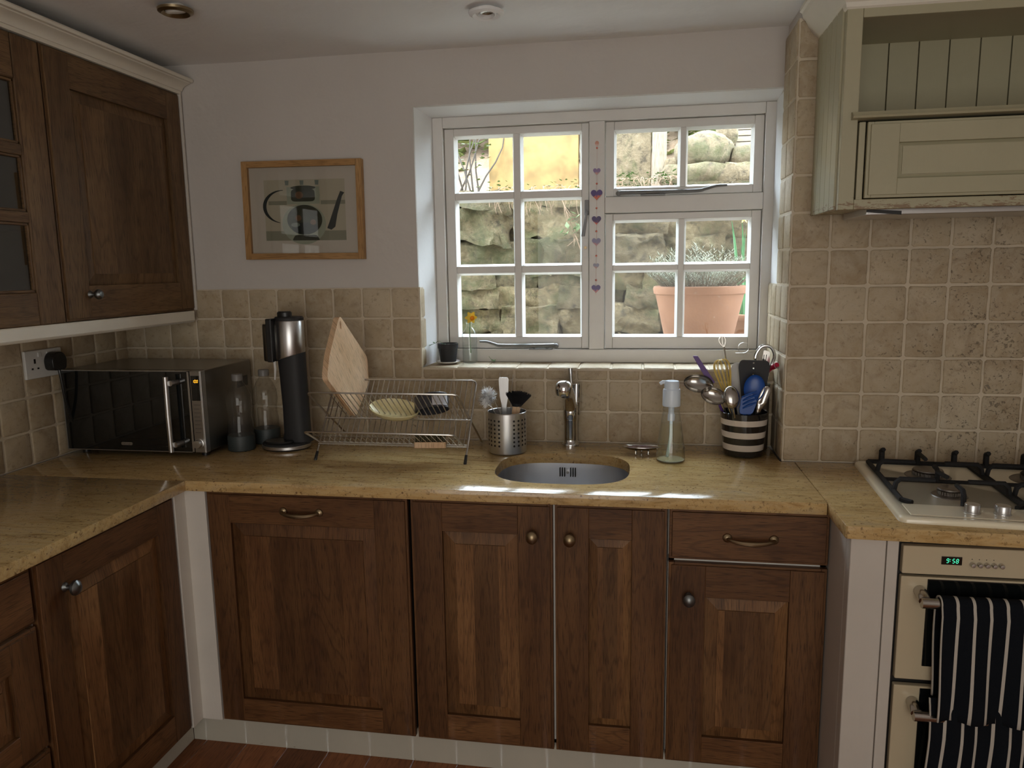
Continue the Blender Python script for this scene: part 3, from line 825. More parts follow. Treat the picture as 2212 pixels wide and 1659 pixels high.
# cornice and light rail (profiles swept along the cupboards)
def sweep_y(name, prof, y0, y1, mat, loc, label, cat, back=-.38):
    m = MB(); pts = prof + [(back if False else prof[-1][0], prof[0][1])]
    m.prism(prof, y0, y1, 1); return m.build(name, mat, None, loc, smooth=28, label=label, cat=cat)
crown = [(-.115, 2.079), (-.094, 2.079), (-.093, 2.090), (-.088, 2.090), (-.087, 2.094), (-.084, 2.101), (-.077, 2.108), (-.067, 2.113), (-.058, 2.116), (-.056, 2.119), (-.047, 2.120), (-.045, 2.128), (-.047, 2.133), (-.115, 2.133)]
crown = [(x, lerp(2.079, z, .86)) for x, z in crown]
sweep_y('cornice', crown, -1.9, -.006, M['cream'], (-.08, -.9, 2.08), 'white moulded cornice along the top of the left wall cupboards', 'cornice')
rail = [(-.125, 1.353), (-.088, 1.353), (-.086, 1.350), (-.086, 1.3215), (-.089, 1.317), (-.094, 1.3135), (-.105, 1.313), (-.105, 1.345), (-.125, 1.345)]
sweep_y('light_rail', rail, -1.9, -.040, M['cream'], (-.1, -.9, 1.31), 'white pelmet rail under the left wall cupboards', 'pelmet')

# ------------------------------------------------------------------ oven housing and oven
t = thing('oven_housing', 'white painted pilaster and side panel boxing in the built-in oven', 'oven housing', (1.945, -.4, FZ))
M['ovenwhite'] = painted('housing_paint', (.58, .53, .47))
carcass(t, [((1.9085, -.735, FZ), (1.984, -.70, .8785)), ((1.9085, -.70, FZ), (1.926, -.195, .8785))], M['ovenwhite'], 'side_panel', .003)
carcass(t, [((1.9855, -.733, FZ), (2.0105, -.70, .8785))], M['ovenwhite'], 'pilaster', .002)
t = thing('oven', 'cream built-in double oven with green clock and two tubular handles', 'oven', (2.31, -.45, FZ))
carcass(t, [((2.014, -.715, FZ), (2.61, -.20, .876))], M['black'], 'housing')
m = MB(); m.box((2.0185, -.735, .8005), (2.606, -.7155, .8655)); cp = m.build('control_panel', M['ovencream'], t, bevel=.003)
m = MB(); m.box((2.0970, -.7372, .8265), (2.1385, -.734, .8450)); dp = m.build('display', M['blackglass'], cp, bevel=.0006)
def seg7(m, ch, x, z, w, h, y, t_=.0012, sl=.12, axis='y'):
    S = {'0': 'abcdef', '1': 'bc', '2': 'abged', '3': 'abgcd', '4': 'fgbc', '5': 'afgcd', '6': 'afgecd', '7': 'abc', '8': 'abcdefg', '9': 'abcdfg'}[ch]
    P = {'a': ((0, h), (w, h)), 'b': ((w, h), (w, h / 2)), 'c': ((w, h / 2), (w, 0)), 'd': ((0, 0), (w, 0)), 'e': ((0, h / 2), (0, 0)), 'f': ((0, h), (0, h / 2)), 'g': ((0, h / 2), (w, h / 2))}
    for k in S:
        (a, b), (c, d) = P[k]
        sh = lambda q: x + q[0] + q[1] * sl
        if a == c: m.prism([(sh((a, b)) - t_ / 2, z + b - t_ * .6), (sh((a, b)) + t_ / 2, z + b - t_ * .6), (sh((c, d)) + t_ / 2, z + d + t_ * .6), (sh((c, d)) - t_ / 2, z + d + t_ * .6)], y - .0003, y, 1)
        else: m.prism([(sh((a, b)) + t_ * .5, z + b - t_ / 2), (sh((c, d)) - t_ * .5, z + d - t_ / 2), (sh((c, d)) - t_ * .5, z + d + t_ / 2), (sh((a, b)) + t_ * .5, z + b + t_ / 2)], y - .0003, y, 1)
M['green'] = plain('green_digits', (.02, .3, .18), .4, emit=(.10, 1, .55), es=.8)
M['orange'] = plain('orange_digits', (.3, .12, .01), .4, emit=(1, .42, .02), es=1.6)
m = MB(); seg7(m, '9', 2.1065, .8315, .0042, .0092, -.7374); seg7(m, '5', 2.1185, .8313, .0042, .0092, -.7374); seg7(m, '8', 2.1260, .8312, .0042, .0092, -.7374)
m.box((2.1140, -.7377, .8385), (2.1152, -.7374, .8397)); m.box((2.1134, -.7377, .8345), (2.1146, -.7374, .8357)); m.build('digits', M['green'], cp, smooth=0)
for k in range(5):
    x = 2.1590 + .0144 * k
    m = MB(); m.lathe([(0, 0), (.0052, 0), (.0050, .009), (.0040, .0105), (0, .011)], (x, -.735, .8295), 20, Matrix.Rotation(PI / 2, 4, 'X')); m.build('button', M['steel'], cp)
m = MB()
for k in range(4): m.box((2.1578 + .0144 * k, -.7353, .8400), (2.1596 + .0144 * k, -.7350, .8418))
m.build('printed_marks', M['black'], cp, smooth=0)
def oven_door(z0, z1, hz_):
    m = MB(); m.box((2.0185, -.733, z0), (2.606, -.716, z1)); d = m.build('door', M['ovencream'], t, bevel=.003)
    m = MB(); m.box((2.073, -.7345, z0 + (.035 if z0 > .5 else .0)), (2.551, -.730, z1 - .004)); m.build('glass', M['blackglass'], d, bevel=.001)
    h = MB(); 
    for x in (2.058, 2.566):
        h.tube(smooth_path([(x, -.733, hz_ + .010), (x, -.752, hz_ + .008), (x, -.768, hz_ + .002)], 4), [.013] * 9, 14)
    h.cyl((2.048, -.775, hz_), (2.576, -.775, hz_), .0115, 20); h.build('handle', M['polish'], d)
oven_door(.549, .794, .752); oven_door(.16, .534, .487)
# striped tea towel over the upper handle
def towel_mat():
    t_ = NT('striped_cloth'); c = t_.N('ShaderNodeTexCoord'); sx = t_.N('ShaderNodeSeparateXYZ'); t_.L(c.outputs['UV'], sx.inputs[0])
    v = t_.coord('UV'); wv = t_.noise(v, 6, 2)
    f = t_.math('FRACT', t_.math('ADD', t_.math('MULTIPLY', sx.outputs[0], 30.8), .52)); s_ = t_.math('LESS_THAN', t_.math('ABSOLUTE', t_.math('SUBTRACT', f, .5)), .095)
    tw = t_.noise(v, 900, 2)
    t_.base(t_.mix(s_, t_.mix(tw, (.003, .004, .006), (.009, .011, .015)), (.50, .46, .40))); t_.rough(1.0); t_.b.inputs['Specular IOR Level'].default_value = .15; t_.bump(tw, .0006); return t_.m
M['towel'] = towel_mat()
m = MB(); W = .235; xo = 2.083
def towel_sheet(m, x0, w, path, nx=48, amp=.003, ph=0):
    cum = [0]
    for a, b in zip(path, path[1:]): cum.append(cum[-1] + math.dist(a, b))
    g_ = []
    for i in range(nx + 1):
        u = i / nx; col = []
        for (y, z), s_ in zip(path, cum):
            k = min(1, max(0, (0.76 - z) / .25))
            col.append(m.V((x0 + u * w + .006 * k * math.sin(z * 14 + ph) * (1 - u), y - (amp + .004 * k) * math.sin(u * 21 + z * 5 + ph) * (0.25 + k), z)))
        g_.append(col)
    for i in range(nx):
        for j in range(len(path) - 1):
            m.face([g_[i][j], g_[i + 1][j], g_[i + 1][j + 1], g_[i][j + 1]], [(i / nx * w, cum[j]), ((i + 1) / nx * w, cum[j]), ((i + 1) / nx * w, cum[j + 1]), (i / nx * w, cum[j + 1])])
hzc = .752; R_t = .0165
arc = [(-.775 - R_t * math.sin(a), hzc + R_t * math.cos(a)) for a in [i * PI / 16 for i in range(-8, 9)]]
front = [(-.7975 - .0015 * math.sin(i * .4), lerp(.748, .492, i / 16)) for i in range(1, 17)]
backp = [(-.7555, lerp(.745, .53, i / 12)) for i in range(12, 0, -1)]
towel_sheet(m, xo, .30, backp + arc[::1][0:0] + [(-.775 + R_t * math.cos(a), hzc + R_t * math.sin(a)) for a in [i * PI / 14 for i in range(0, 15)]] + front)
# hem turned under at the bottom and a second, longer fold hanging behind it
towel_sheet(m, xo - .010, .30, [(-.7835 - .0065 * min(1, i / 5), lerp(.535, .13, i / 22)) for i in range(23)], amp=.0012, ph=1.3)
m.build('tea_towel', M['towel'], None, (2.2, -.78, .13), smooth=60, solid=.0035, label='dark tea towel with pale stripes hanging over the upper oven handle', cat='tea towel')

# ------------------------------------------------------------------ gas hob
HR = math.radians(-4.2)
t = thing('gas_hob', 'cream enamel gas hob with black iron pan supports and steel knobs', 'hob', (2.015, -.714, CT), rotz=HR)
HM = BASIS[t.name]
m = MB(HM); W, D = .58, .512
o_ = rounded([(0, 0), (W, 0), (W, D), (0, D)], .022, 6)
def ring(m, pts, z, ins):
    c = (W / 2, D / 2); return [m.V((p[0] + (ins if p[0] < c[0] else -ins), p[1] + (ins if p[1] < c[1] else -ins), z)) for p in pts]
prev = None
for z, ins in ((.0, .000), (.0075, .0), (.0115, .002), (.013, .006), (.013, .019), (.0095, .026)):
    r_ = ring(m, o_, z, ins)
    if prev: [m.face([prev[k], prev[(k + 1) % len(r_)], r_[(k + 1) % len(r_)], r_[k]]) for k in range(len(r_))]
    prev = r_
m.face(prev); m.build('hob_plate', M['enamel'], t, smooth=50)
m = MB(HM); m.box((.028, .026, .0095), (W - .028, .108, .0132)); m.build('control_deck', M['enamel'], t, bevel=.003)
for k in range(4):
    x = .163 + .061 * k
    m = MB(HM); m.lathe([(.0, .0135), (.0175, .0135), (.0172, .015), (.0158, .016), (.0158, .031), (.0148, .0330), (0, .0332)], (x, .066, 0), 32, caps=False)
    kn = m.build('knob', M['steel_v'], t)
    m = MB(HM); m.box((x - .021, .0455, .0132), (x - .0185, .047, .0135)); m.box((x - .004, .037, .0132), (x - .002, .0385, .0135))
    m.build('printed_marks', M['black'], kn, smooth=0)
def burner(x, y, r):
    m = MB(HM); m.lathe([(r * 1.55, .0095), (r * 1.5, .0115), (r * 1.15, .014), (r, .0145), (r, .021), (r * 1.06, .024), (0, .024)], (x, y, 0), 40, caps=False)
    for k in range(28):
        a = 2 * PI * k / 28
        m.box((x + r * math.cos(a) - .0012, y + r * math.sin(a) - .0012, .0145), (x + r * math.cos(a) + .0012, y + r * math.sin(a) + .0012, .0225))
    m.build('burner', M['burner'], t)
    m = MB(HM); m.lathe([(r * .98, .0242), (r * 1.02, .0255), (r * .98, .0285), (r * .8, .0300), (0, .0305)], (x, y, 0), 40, caps=False); m.build('burner_cap', M['iron'] if r > .04 else M['burner'], t)
BX = (.158, .425); BY = (.205, .382)
burner(BX[0], BY[0], .026); burner(BX[0], BY[1], .036); burner(BX[1], BY[0], .036); burner(BX[1], BY[1], .046)
def grate(x0, x1):
    m = MB(HM); y0, y1 = .112, .492; z = .0150; b = .0062
    q = lambda *p: m.tube(list(p), b, 6)
    m.tube([(x0, y0 + .02, z), (x0, y1, z)], b, 6); m.tube([(x1, y0 + .02, z), (x1, y1, z)], b, 6); m.tube([(x0, y1, z), (x1, y1, z)], b * 1.15, 6)
    m.tube([(x0, y0 + .02, z), (x0 + .018, y0, z)], b, 6); m.tube([(x1, y0 + .02, z), (x1 - .018, y0, z)], b, 6)
    m.tube([(x0, (y0 + y1) / 2 + .01, z), (x1, (y0 + y1) / 2 + .01, z)], b * .8, 6)
    zt = .046
    cx = (x0 + x1) / 2
    for by in BY:
        for s_, xe in ((-1, x0), (1, x1)):
            m.tube([(xe, by, z), (xe - s_ * .004, by, zt - .010), (xe - s_ * .014, by, zt), (cx + s_ * .036, by, zt)], [b, b, b, b * .9], 6)
    for yy, dr, ye in ((y0 + .004, 1, BY[0] - .036), (y1, -1, BY[1] + .036)):
        m.tube([(cx, yy, z - .003), (cx, yy + dr * .002, zt - .010), (cx, yy + dr * .010, zt), (cx, ye, zt)], [b, b, b, b * .9], 6)
    ym = (y0 + y1) / 2 + .01
    m.tube([(cx, ym, z), (cx, ym, zt - .006), (cx, ym + .01, zt), (cx, BY[1] - .040, zt)], b, 6); m.tube([(cx, ym, zt - .006), (cx, BY[0] + .036, zt)], b, 6)
    # stout back posts
    for x in (x0 + .035, cx, x1 - .035): m.tube([(x, y1, z), (x, y1 + .001, zt + .002), (x + .002, y1 - .010, zt + .008)], [b * 1.3, b * 1.25, b], 6)
    m.build('pan_support', M['iron'], t, smooth=50)
grate(.034, .288); grate(.297, .548)

# ------------------------------------------------------------------ extractor mantel over the hob
t = thing('extractor_canopy', 'sage cream wooden extractor mantel with open shelf above the hob', 'extractor hood', (2.4, -.35, 1.61))
hx0, hx1, hy0, hy1, hz0 = 1.912, 2.86, -.462, -.192, 1.610
HT = CZ - .045
for a_ in (hx0, hx1 - .02): m = MB(); m.box((a_, hy0 + .02, hz0 + .006), (a_ + .020, hy1, HT)); m.build('side_panel', M['hood'], t, smooth=0)
m = MB()   # matchboarding on the window side
for k in range(5):
    a = hy0 + .022 + k * .0495; m.box((hx0 - .0055, a + .0011, hz0 + .003), (hx0 + .001, min(a + .0484, hy1), 2.085))
m.build('matchboarding', M['cream2'] if 'cream2' in M else M['hood'], t, smooth=0, bevel=.0012, seg=1)
m = MB()
m.box((hx0, hy0, hz0), (hx0 + .036, hy0 + .022, HT)); m.box((hx1 - .036, hy0, hz0), (hx1, hy0 + .022, HT))
m.box((hx0 + .036, hy0, 2.048), (hx1 - .036, hy0 + .022, HT), g=0); m.box((hx0 + .036, hy0, hz0), (hx1 - .036, hy0 + .022, hz0 + .024), g=0)
m.box((hx0 + .040, hy0 + .002, hz0 + .02), (hx0 + .055, hy0 + .022, 1.814)); 
m.build('face_frame', M['hood'], t, smooth=0, bevel=.002)
m = MB(); m.prism([(-.4590, 1.818), (-.480, 1.820), (-.483, 1.8245), (-.478, 1.829), (-.474, 1.8345), (-.459, 1.836), (-.44, 1.836), (-.44, 1.818)], hx0 + .020, hx1 - .02, 0); m.box((hx0 + .02, -.45, 1.822), (hx1 - .02, -.20, 1.836)); m.build('shelf', M['hood'], t)
m = MB()
x = hx0 + .02
while x < hx1 - .03: m.box((x + .0012, -.214, 1.836), (x + .0728, -.205, 2.10)); x += .074
m.build('back_boards', M['hood'], t, smooth=0, bevel=.0012, seg=1)
m = MB(); m.box((hx0 + .02, hy0 + .022, 2.052), (hx1 - .02, -.20, 2.066)); m.build('top_panel', M['hood'], t, smooth=0)
d = oak_door(t, (hx0 + .0575, hy0 + .004, 1.636), ub, nb, hx1 - hx0 - .115, .176, M['hood'], (.070, .070, .044, .050), 1, 'drop_front', seed=61, edge=.0035, field_in=.012, T=.016)
# crown moulding: profile (outward offset, z)
prof = [(0, 2.068), (.004, 2.072), (.006, 2.082), (.016, 2.090), (.030, 2.106), (.040, 2.126), (.048, 2.134), (.050, 2.146), (.056, 2.150), (.056, 2.160), (0, 2.160)]
m = MB(); prev = None
for (ox, z) in prof:
    r_ = [m.V((hx0 - ox, hy1, z)), m.V((hx0 - ox, hy0 - ox, z)), m.V((hx1 + ox, hy0 - ox, z)), m.V((hx1 + ox, hy1, z))]
    if prev: [m.face([prev[k], prev[k + 1], r_[k + 1], r_[k]]) for k in range(3)]
    prev = r_
m.face(prev); m.build('crown_moulding', M['cream'], t, smooth=30)
m = MB(); m.box((hx0 + .075, hy0 + .035, hz0 - .012), (hx1 - .05, -.215, hz0 + .014)); m.build('extractor_unit', M['steel'], t, bevel=.002)
m = MB(); m.prism([(hx0 + .075, hz0 + .002), (hx0 + .155, hz0 - .004), (hx0 + .155, hz0 - .013), (hx0 + .075, hz0 - .005)], hy0 + .030, hy0 + .034, 1); m.build('filter_edge', M['black'], t, smooth=0)
m = MB(); m.box((hx0 + .02, hy0 + .022, hz0 + .005), (hx1 - .02, -.195, hz0 + .012)); m.build('base_board', M['hood'], t, smooth=0)

# ================================================================== WALL THINGS
t = thing('framed_picture', 'oak-framed print of a dark kettle on the plaster wall', 'picture', (.334, -.012, 1.52))
px0, px1, pz0, pz1 = .115, .538, 1.523, 1.847; w_ = .0205
RP = Matrix.Translation((.327, 0, 1.685)) @ Matrix.Rotation(math.radians(.6), 4, 'Y') @ Matrix.Translation((-.327, 0, -1.685))
m = MB(RP); y0, y1 = -.026, -.003
m.box((px0, y0, pz0), (px0 + w_, y1, pz1), g=2); m.box((px1 - w_, y0, pz0), (px1, y1, pz1), g=2); m.box((px0 + w_, y0, pz0), (px1 - w_, y1, pz0 + w_), g=0); m.box((px0 + w_, y0, pz1 - w_), (px1 - w_, y1, pz1), g=0)
m.build('frame', M['frame_oak'], t, smooth=0, bevel=.001)
m = MB(RP); m.box((px0 + w_ - .002, -.012, pz0 + w_ - .002), (px1 - w_ + .002, -.0035, pz1 - w_ + .002)); m.build('mount', plain('cream_mount', (.62, .57, .48), .9), t, smooth=0)
ink = [plain(n, c, .9) for n, c in (('print_ground', (.50, .46, .34)), ('print_green_band', (.27, .27, .19)), ('print_pale_green', (.36, .40, .30)), ('print_dark', (.045, .05, .03)), ('print_black', (.012, .020, .018)), ('print_rust', (.16, .09, .045)), ('print_grey', (.20, .24, .20)))]
m = MB(RP)
ix0, ix1, iz0, iz1 = .187, .474, 1.586, 1.786
def U(u, v): return (lerp(ix0, ix1, u), lerp(iz0, iz1, v))
lay = [0]
def shape(pts, mi):
    lay[0] += 1; m.mi = mi; y = -.0122 - lay[0] * .00012
    vs = [m.V((U(*p)[0], y, U(*p)[1])) for p in pts]; m.face(vs)
def ell(cx, cy, rx, ry, k=36, a0=0, a1=2 * PI): return [(cx + rx * math.cos(lerp(a0, a1, i / k)), cy + ry * math.sin(lerp(a0, a1, i / k))) for i in range(k)]
shape([(0, 0), (1, 0), (1, 1), (0, 1)], 0); shape([(0, 0), (1, 0), (1, .16), (0, .16)], 1)
for a, b in ((.05, .28), (.70, 1.0)): shape([(a, .59), (b, .59), (b, .655), (a, .655)], 1)
for a in (.27, .455, .64): shape([(a, .91), (a + .04, .91), (a + .045, .985), (a - .005, .985)], 6)
def stroke(pts, ws, mi):
    n = len(pts); Lp, Rp = [], []
    for i in range(n):
        a = Vector(pts[max(0, i - 1)]); b = Vector(pts[min(n - 1, i + 1)]); d = (b - a).normalized(); q = Vector((-d.y, d.x)) * ws[i]
        Lp.append(tuple(Vector(pts[i]) + q)); Rp.append(tuple(Vector(pts[i]) - q))
    for i in range(n - 1): 
        lay[0] -= 1 if i else 0
        shape([Lp[i], Lp[i + 1], Rp[i + 1], Rp[i]], mi)
hp = [(.25 + .22 * math.cos(a) * -1 if False else .24 - .24 * math.sin(a), .56 + .27 * math.cos(a)) for a in [lerp(.0, PI * .93, i / 24) for i in range(25)]]
stroke(hp, [lerp(.004, .022, math.sin(PI * i / 24)) for i in range(25)], 4)
shape(ell(.485, .27, .272, .335), 2); shape(ell(.49, .745, .205, .16), 2); shape([(.285, .60), (.69, .60), (.69, .88), (.285, .88)], 2)
shape([(.77, .20), (.80, .30), (.90, .66), (.945, .80), (.995, .775), (.965, .72), (.90, .42), (.87, .22), (.82, .17)], 4)
shape(ell(.49, .865, .155, .035), 3); shape(rounded([(.335, .64), (.635, .64), (.63, .845), (.34, .845)], .06), 3)
shape(ell(.495, .34, .218, .245), 3); shape(ell(.495, .20, .16, .10), 4); shape(rounded([(.33, .0), (.68, .0), (.64, .09), (.37, .09)], .03), 3)
shape(ell(.42, .37, .035, .05), 5); shape(ell(.60, .30, .035, .045), 5); shape(ell(.38, .26, .055, .035), 6); shape(ell(.44, .745, .05, .06), 5)
m.build('print', ink, t, smooth=0)
M['picglass'] = clear('picture_glass', (.93, .93, .93), 1.0, .02)
m = MB(RP); m.box((px0 + w_ - .001, -.0205, pz0 + w_ - .001), (px1 - w_ + .001, -.019, pz1 - w_ + .001)); m.build('glazing', M['picglass'], t, smooth=0)
# wall socket and plug on the left wall
t = thing('wall_socket', 'white double wall socket on the left tiled wall beside the microwave', 'socket', (-.378, -.408, 1.17))
m = MB(); m.box((-.3805, -.481, 1.171), (-.370, -.335, 1.257)); m.build('face_plate', M['socket'], t, bevel=.003)
for yc in (-.445, -.371):
    m = MB(); m.box((-.3702, yc - .0035, 1.217), (-.3695, yc + .0035, 1.231)); m.box((-.3702, yc - .0145, 1.199), (-.3695, yc - .0075, 1.204)); m.box((-.3702, yc + .0075, 1.199), (-.3695, yc + .0145, 1.204))
    m.build('pin_holes', M['black'], t, smooth=0)
for yc in (-.425, -.391): m = MB(); m.box((-.3712, yc - .006, 1.236), (-.3675, yc + .006, 1.249)); m.build('rocker_switch', M['socket'], t, bevel=.001)
t = thing('plug', 'black plug and flex in the socket behind the microwave', 'plug', (-.36, -.385, 1.2))
m = MB(); m.prism(rounded([(-.410, 1.190), (-.357, 1.190), (-.352, 1.226), (-.368, 1.247), (-.399, 1.247), (-.414, 1.226)], .013, 5), -.3690, -.336, 0); m.build('plug_body', M['black'], t, bevel=.004, smooth=40)
m = MB(); m.tube(smooth_path([(-.345, -.382, 1.196), (-.342, -.380, 1.165), (-.345, -.366, 1.08), (-.352, -.335, 1.00), (-.374, -.28, .93), (-.374, -.22, .915)], 8), .0045, 10); m.build('flex', M['black'], t)

# ================================================================== THINGS ON THE WORKTOP
# microwave
t = thing('microwave', 'black and silver microwave with orange clock on the corner worktop', 'microwave', (-.13, -.2, CT))
mx0, mx1, my0, my1, mz0, mz1 = -.372, .1135, -.3430, -.046, .9265, 1.1855
m = MB(); m.box((mx0, my0 + .018, mz0), (mx1, my1, mz1)); m.build('casing', metal('microwave_case', (.30, .29, .27), .30), t, bevel=.004)
m = MB(); m.box((mx0, my0 - .004, mz0 + .001), (.0745, my0 + .0175, mz1 - .001)); dr = m.build('door', M['blackglass'], t, bevel=.002)
m = MB(); a, b, c, d_ = mx0, .0745, mz0 + .001, mz1 - .001; e = .0022
for (p, q) in (((a, c), (b, c + e)), ((a, d_ - e), (b, d_)), ((a, c), (a + e, d_)), ((b - .0065, c), (b, d_))): m.box((p[0], my0 - .0055, p[1]), (q[0], my0 - .0035, q[1]))
m.build('door_trim', M['steel'], dr, smooth=0)
m = MB(); m.tube([(.016, my0 - .036, .935), (.0155, my0 - .037, 1.05), (.016, my0 - .036, 1.170)], .0078, 16); m.build('handle', M['steel_v'], dr)
for z in (.958, 1.150): m = MB(); m.cyl((.030, my0 - .036, z), (.034, my0 - .004, z), .0085, 20); m.cyl((.018, my0 - .034, z), (.034, my0 - .026, z), .004, 10); m.build('handle_mount', M['steel'], dr)
m = MB(); m.box((.0760, my0 - .004, mz0 + .001), (.1105, my0 + .0175, mz1 - .001)); cp = m.build('control_panel', metal('microwave_panel', (.42, .40, .37), .35), t, bevel=.0015)
m = MB(); m.box((.1110, my0 - .005, mz0 + .001), (mx1 + .001, my0 + .019, mz1 - .001)); m.build('edge_strip', M['steel_v'], t, bevel=.001)
m = MB(); m.box((.0795, my0 - .0052, 1.092), (.1085, my0 - .0035, 1.170)); m.build('display', M['blackglass'], cp, bevel=.0005)
m = MB(); x = .0850
for ch in '10': seg7(m, ch, x, 1.1485, .0044, .0085, my0 - .0053, .0016); x += .0068
m.box((.0975, my0 - .0056, 1.1500), (.0987, my0 - .0053, 1.1512)); m.box((.0975, my0 - .0056, 1.1545), (.0987, my0 - .0053, 1.1557)); seg7(m, '0', .0995, 1.1485, .0030, .0085, my0 - .0053, .0015); m.build('digits', M['orange'], cp, smooth=0)
m = MB()
for r_ in range(8): m.box((.083, my0 - .0046, 1.078 - r_ * .0125), (.105 - (r_ % 2) * .004, my0 - .0039, 1.0795 - r_ * .0125))
m.build('printed_marks', M['pewter'], cp, smooth=0)
m = MB(); m.lathe([(0, 0), (.0165, 0), (.0160, .003), (.0135, .004), (.0130, .016), (.0120, .0175), (0, .018)], (.0925, my0 - .004, .957), 32, Matrix.Rotation(PI / 2, 4, 'X')); m.build('dial', M['steel'], cp)
m = MB(); m.prism(rounded([(-.178, .946), (-.140, .946), (-.140, .9555), (-.178, .9555)], .0045, 5), my0 - .0056, my0 - .0038, 1); m.build('badge', M['steel'], dr)
def word(name, s, loc, size, rot, mat, parent, ext=.0002, align='CENTER'):
    cu = bpy.data.curves.new(name, 'FONT'); cu.body = s; cu.size = size; cu.extrude = ext; cu.align_x = align; cu.align_y = 'CENTER'
    o = bpy.data.objects.new(name, cu); COL.objects.link(o)
    dg = bpy.context.evaluated_depsgraph_get(); me = bpy.data.meshes.new_from_object(o.evaluated_get(dg))
    bpy.data.objects.remove(o); me.name = name; me.materials.clear(); me.materials.append(mat)
    me.transform(BASIS[parent.name].inverted() @ Matrix.Translation(Vector(loc)) @ rot)
    o = bpy.data.objects.new(name, me); COL.objects.link(o); o.parent = parent; BASIS[o.name] = BASIS[parent.name]; return o
word('badge_lettering', 'DeLonghi', (-.159, my0 - .0058, .9508), .0082, Matrix.Rotation(PI / 2, 4, 'X'), M['pewter'], dr)
for (x, y) in ((mx0 + .03, my0 + .04), (mx1 - .03, my0 + .04), (mx0 + .03, my1 - .03), (mx1 - .03, my1 - .03)):
    m = MB(); m.cyl((x, y, CT + .0002), (x, y, mz0 + .001), .012, 16); m.build('foot', M['black'], t)
m = MB()
for k in range(9): m.box((mx1 - .0002, -.14 + k * .008, 1.10), (mx1 + .0006, -.136 + k * .008, 1.135))
m.build('vent_slots', M['black'], t, smooth=0)

# soda maker
sx, sy = .300, -.183
t = thing('soda_maker', 'tall black and steel drinks carbonator beside the microwave', 'soda maker', (sx, sy, CT))
m = MB(); m.lathe([(0, .0), (.073, .0), (.078, .004), (.078, .018), (.074, .022), (0, .022)], (sx, sy, CT), 48, None, 1, .86, caps=False); m.build('base', M['matblack'], t)
m = MB(); m.lathe([(.0775, .004), (.0800, .006), (.0800, .014), (.0775, .016)], (sx, sy, CT), 48, None, 1, .86, caps=False); m.build('base_trim', M['steel'], t)
m = MB(); m.lathe([(0, .022), (.046, .022), (.050, .026), (.046, .030), (0, .029)], (sx - .012, sy - .028, CT), 32, None, 1, .7, caps=False); m.build('drip_tray', M['black'], t)
m = MB(); cx, cy = .333, -.165
def ringpts(c, rx, ry, z, n=28, p=2.4): return [(c[0] + rx * math.copysign(abs(math.cos(a)) ** (2 / p), math.cos(a)), c[1] + ry * math.copysign(abs(math.sin(a)) ** (2 / p), math.sin(a)), z) for a in [2 * PI * k / n for k in range(n)]]
prev = None
for z, rx, dx in ((.930, .050, 0), (.96, .043, 0), (1.05, .0415, -.001), (1.15, .0430, -.004), (1.205, .0445, -.006), (1.235, .044, -.006)):
    r_ = [m.V(p) for p in ringpts((cx + dx, cy), rx, .036, z)]
    if prev: [m.face([prev[k], prev[(k + 1) % 28], r_[(k + 1) % 28], r_[k]]) for k in range(28)]
    else: m.face(r_)
    prev = r_
m.face(prev); m.build('column', M['matblack'], t, smooth=50)
m = MB(); m.lathe([(0, 1.200), (.0425, 1.200), (.0435, 1.203), (.0435, 1.325), (.042, 1.328), (0, 1.328)], (.330, -.175, 0), 48, None, 1.06, 1, caps=False)
bm_ = m.bm
for v in bm_.verts:      # slanting lower edge of the steel sleeve
    if v.co.z < 1.21: v.co.z += (v.co.x - .29) * .30
m.build('steel_sleeve', M['steel_v'], t)
m = MB(); m.lathe([(0, 1.328), (.0425, 1.328), (.043, 1.336), (.040, 1.340), (0, 1.341)], (.330, -.175, 0), 40, None, 1.08, 1, caps=False); m.build('lid', M['matblack'], t)
m = MB(); m.lathe([(0, 1.340), (.024, 1.340), (.024, 1.353), (.020, 1.357), (0, 1.358)], (.318, -.180, 0), 28, None, 1, .8, caps=False); m.build('push_button', M['black'], t)
m = MB(); m.lathe([(0, 1.200), (.026, 1.200), (.028, 1.204), (.028, 1.312), (.026, 1.318), (0, 1.319)], (.2745, -.196, 0), 32, None, .85, 1, caps=False); m.build('carbonating_head', metal('dark_steel', (.16, .155, .14), .3), t)
m = MB(); m.box((.2760, -.232, 1.198), (.2955, -.190, 1.336)); m.build('front_spine', M['black'], t, bevel=.003)
m = MB(); m.tube([(.292, -.215, 1.200), (.293, -.215, 1.175), (.2895, -.215, 1.140)], [.0045, .004, .0025], 10); m.build('nozzle', M['socket'], t)

# two carbonating bottles
def soda_bottle(loc, label):
    x, y, z = loc
    t = thing('drinks_bottle', label, 'bottle', loc, group='clear plastic drinks bottles beside the microwave')
    m = MB(); m.lathe([(0, 0), (.040, 0), (.0430, .003), (.0430, .046), (.0415, .050), (0, .050)], loc, 40, caps=False); m.build('base_cup', M['cup'], t)
    m = MB(); m.lathe([(.040, .050), (.0405, .085), (.036, .110), (.037, .125), (.0405, .15), (.038, .18), (.028, .205), (.0165, .222), (.0155, .232)], loc, 40, caps=False); m.build('body', M['plasticbottle'], t)
    m = MB(); m.lathe([(0, .228), (.0175, .228), (.0178, .246), (.016, .249), (0, .249)], loc, 28, caps=False); m.build('cap', M['capgrey'], t)
M['cup'] = plain('grey_cup', (.035, .045, .045), .5); M['capgrey'] = plain('translucent_cap', (.20, .19, .18), .4)
soda_bottle((.1625, -.222, CT), 'clear plastic drinks bottle with dark base, nearer the camera of two')
soda_bottle((.1960, -.112, CT), 'clear plastic drinks bottle with dark base, tucked behind the other one')

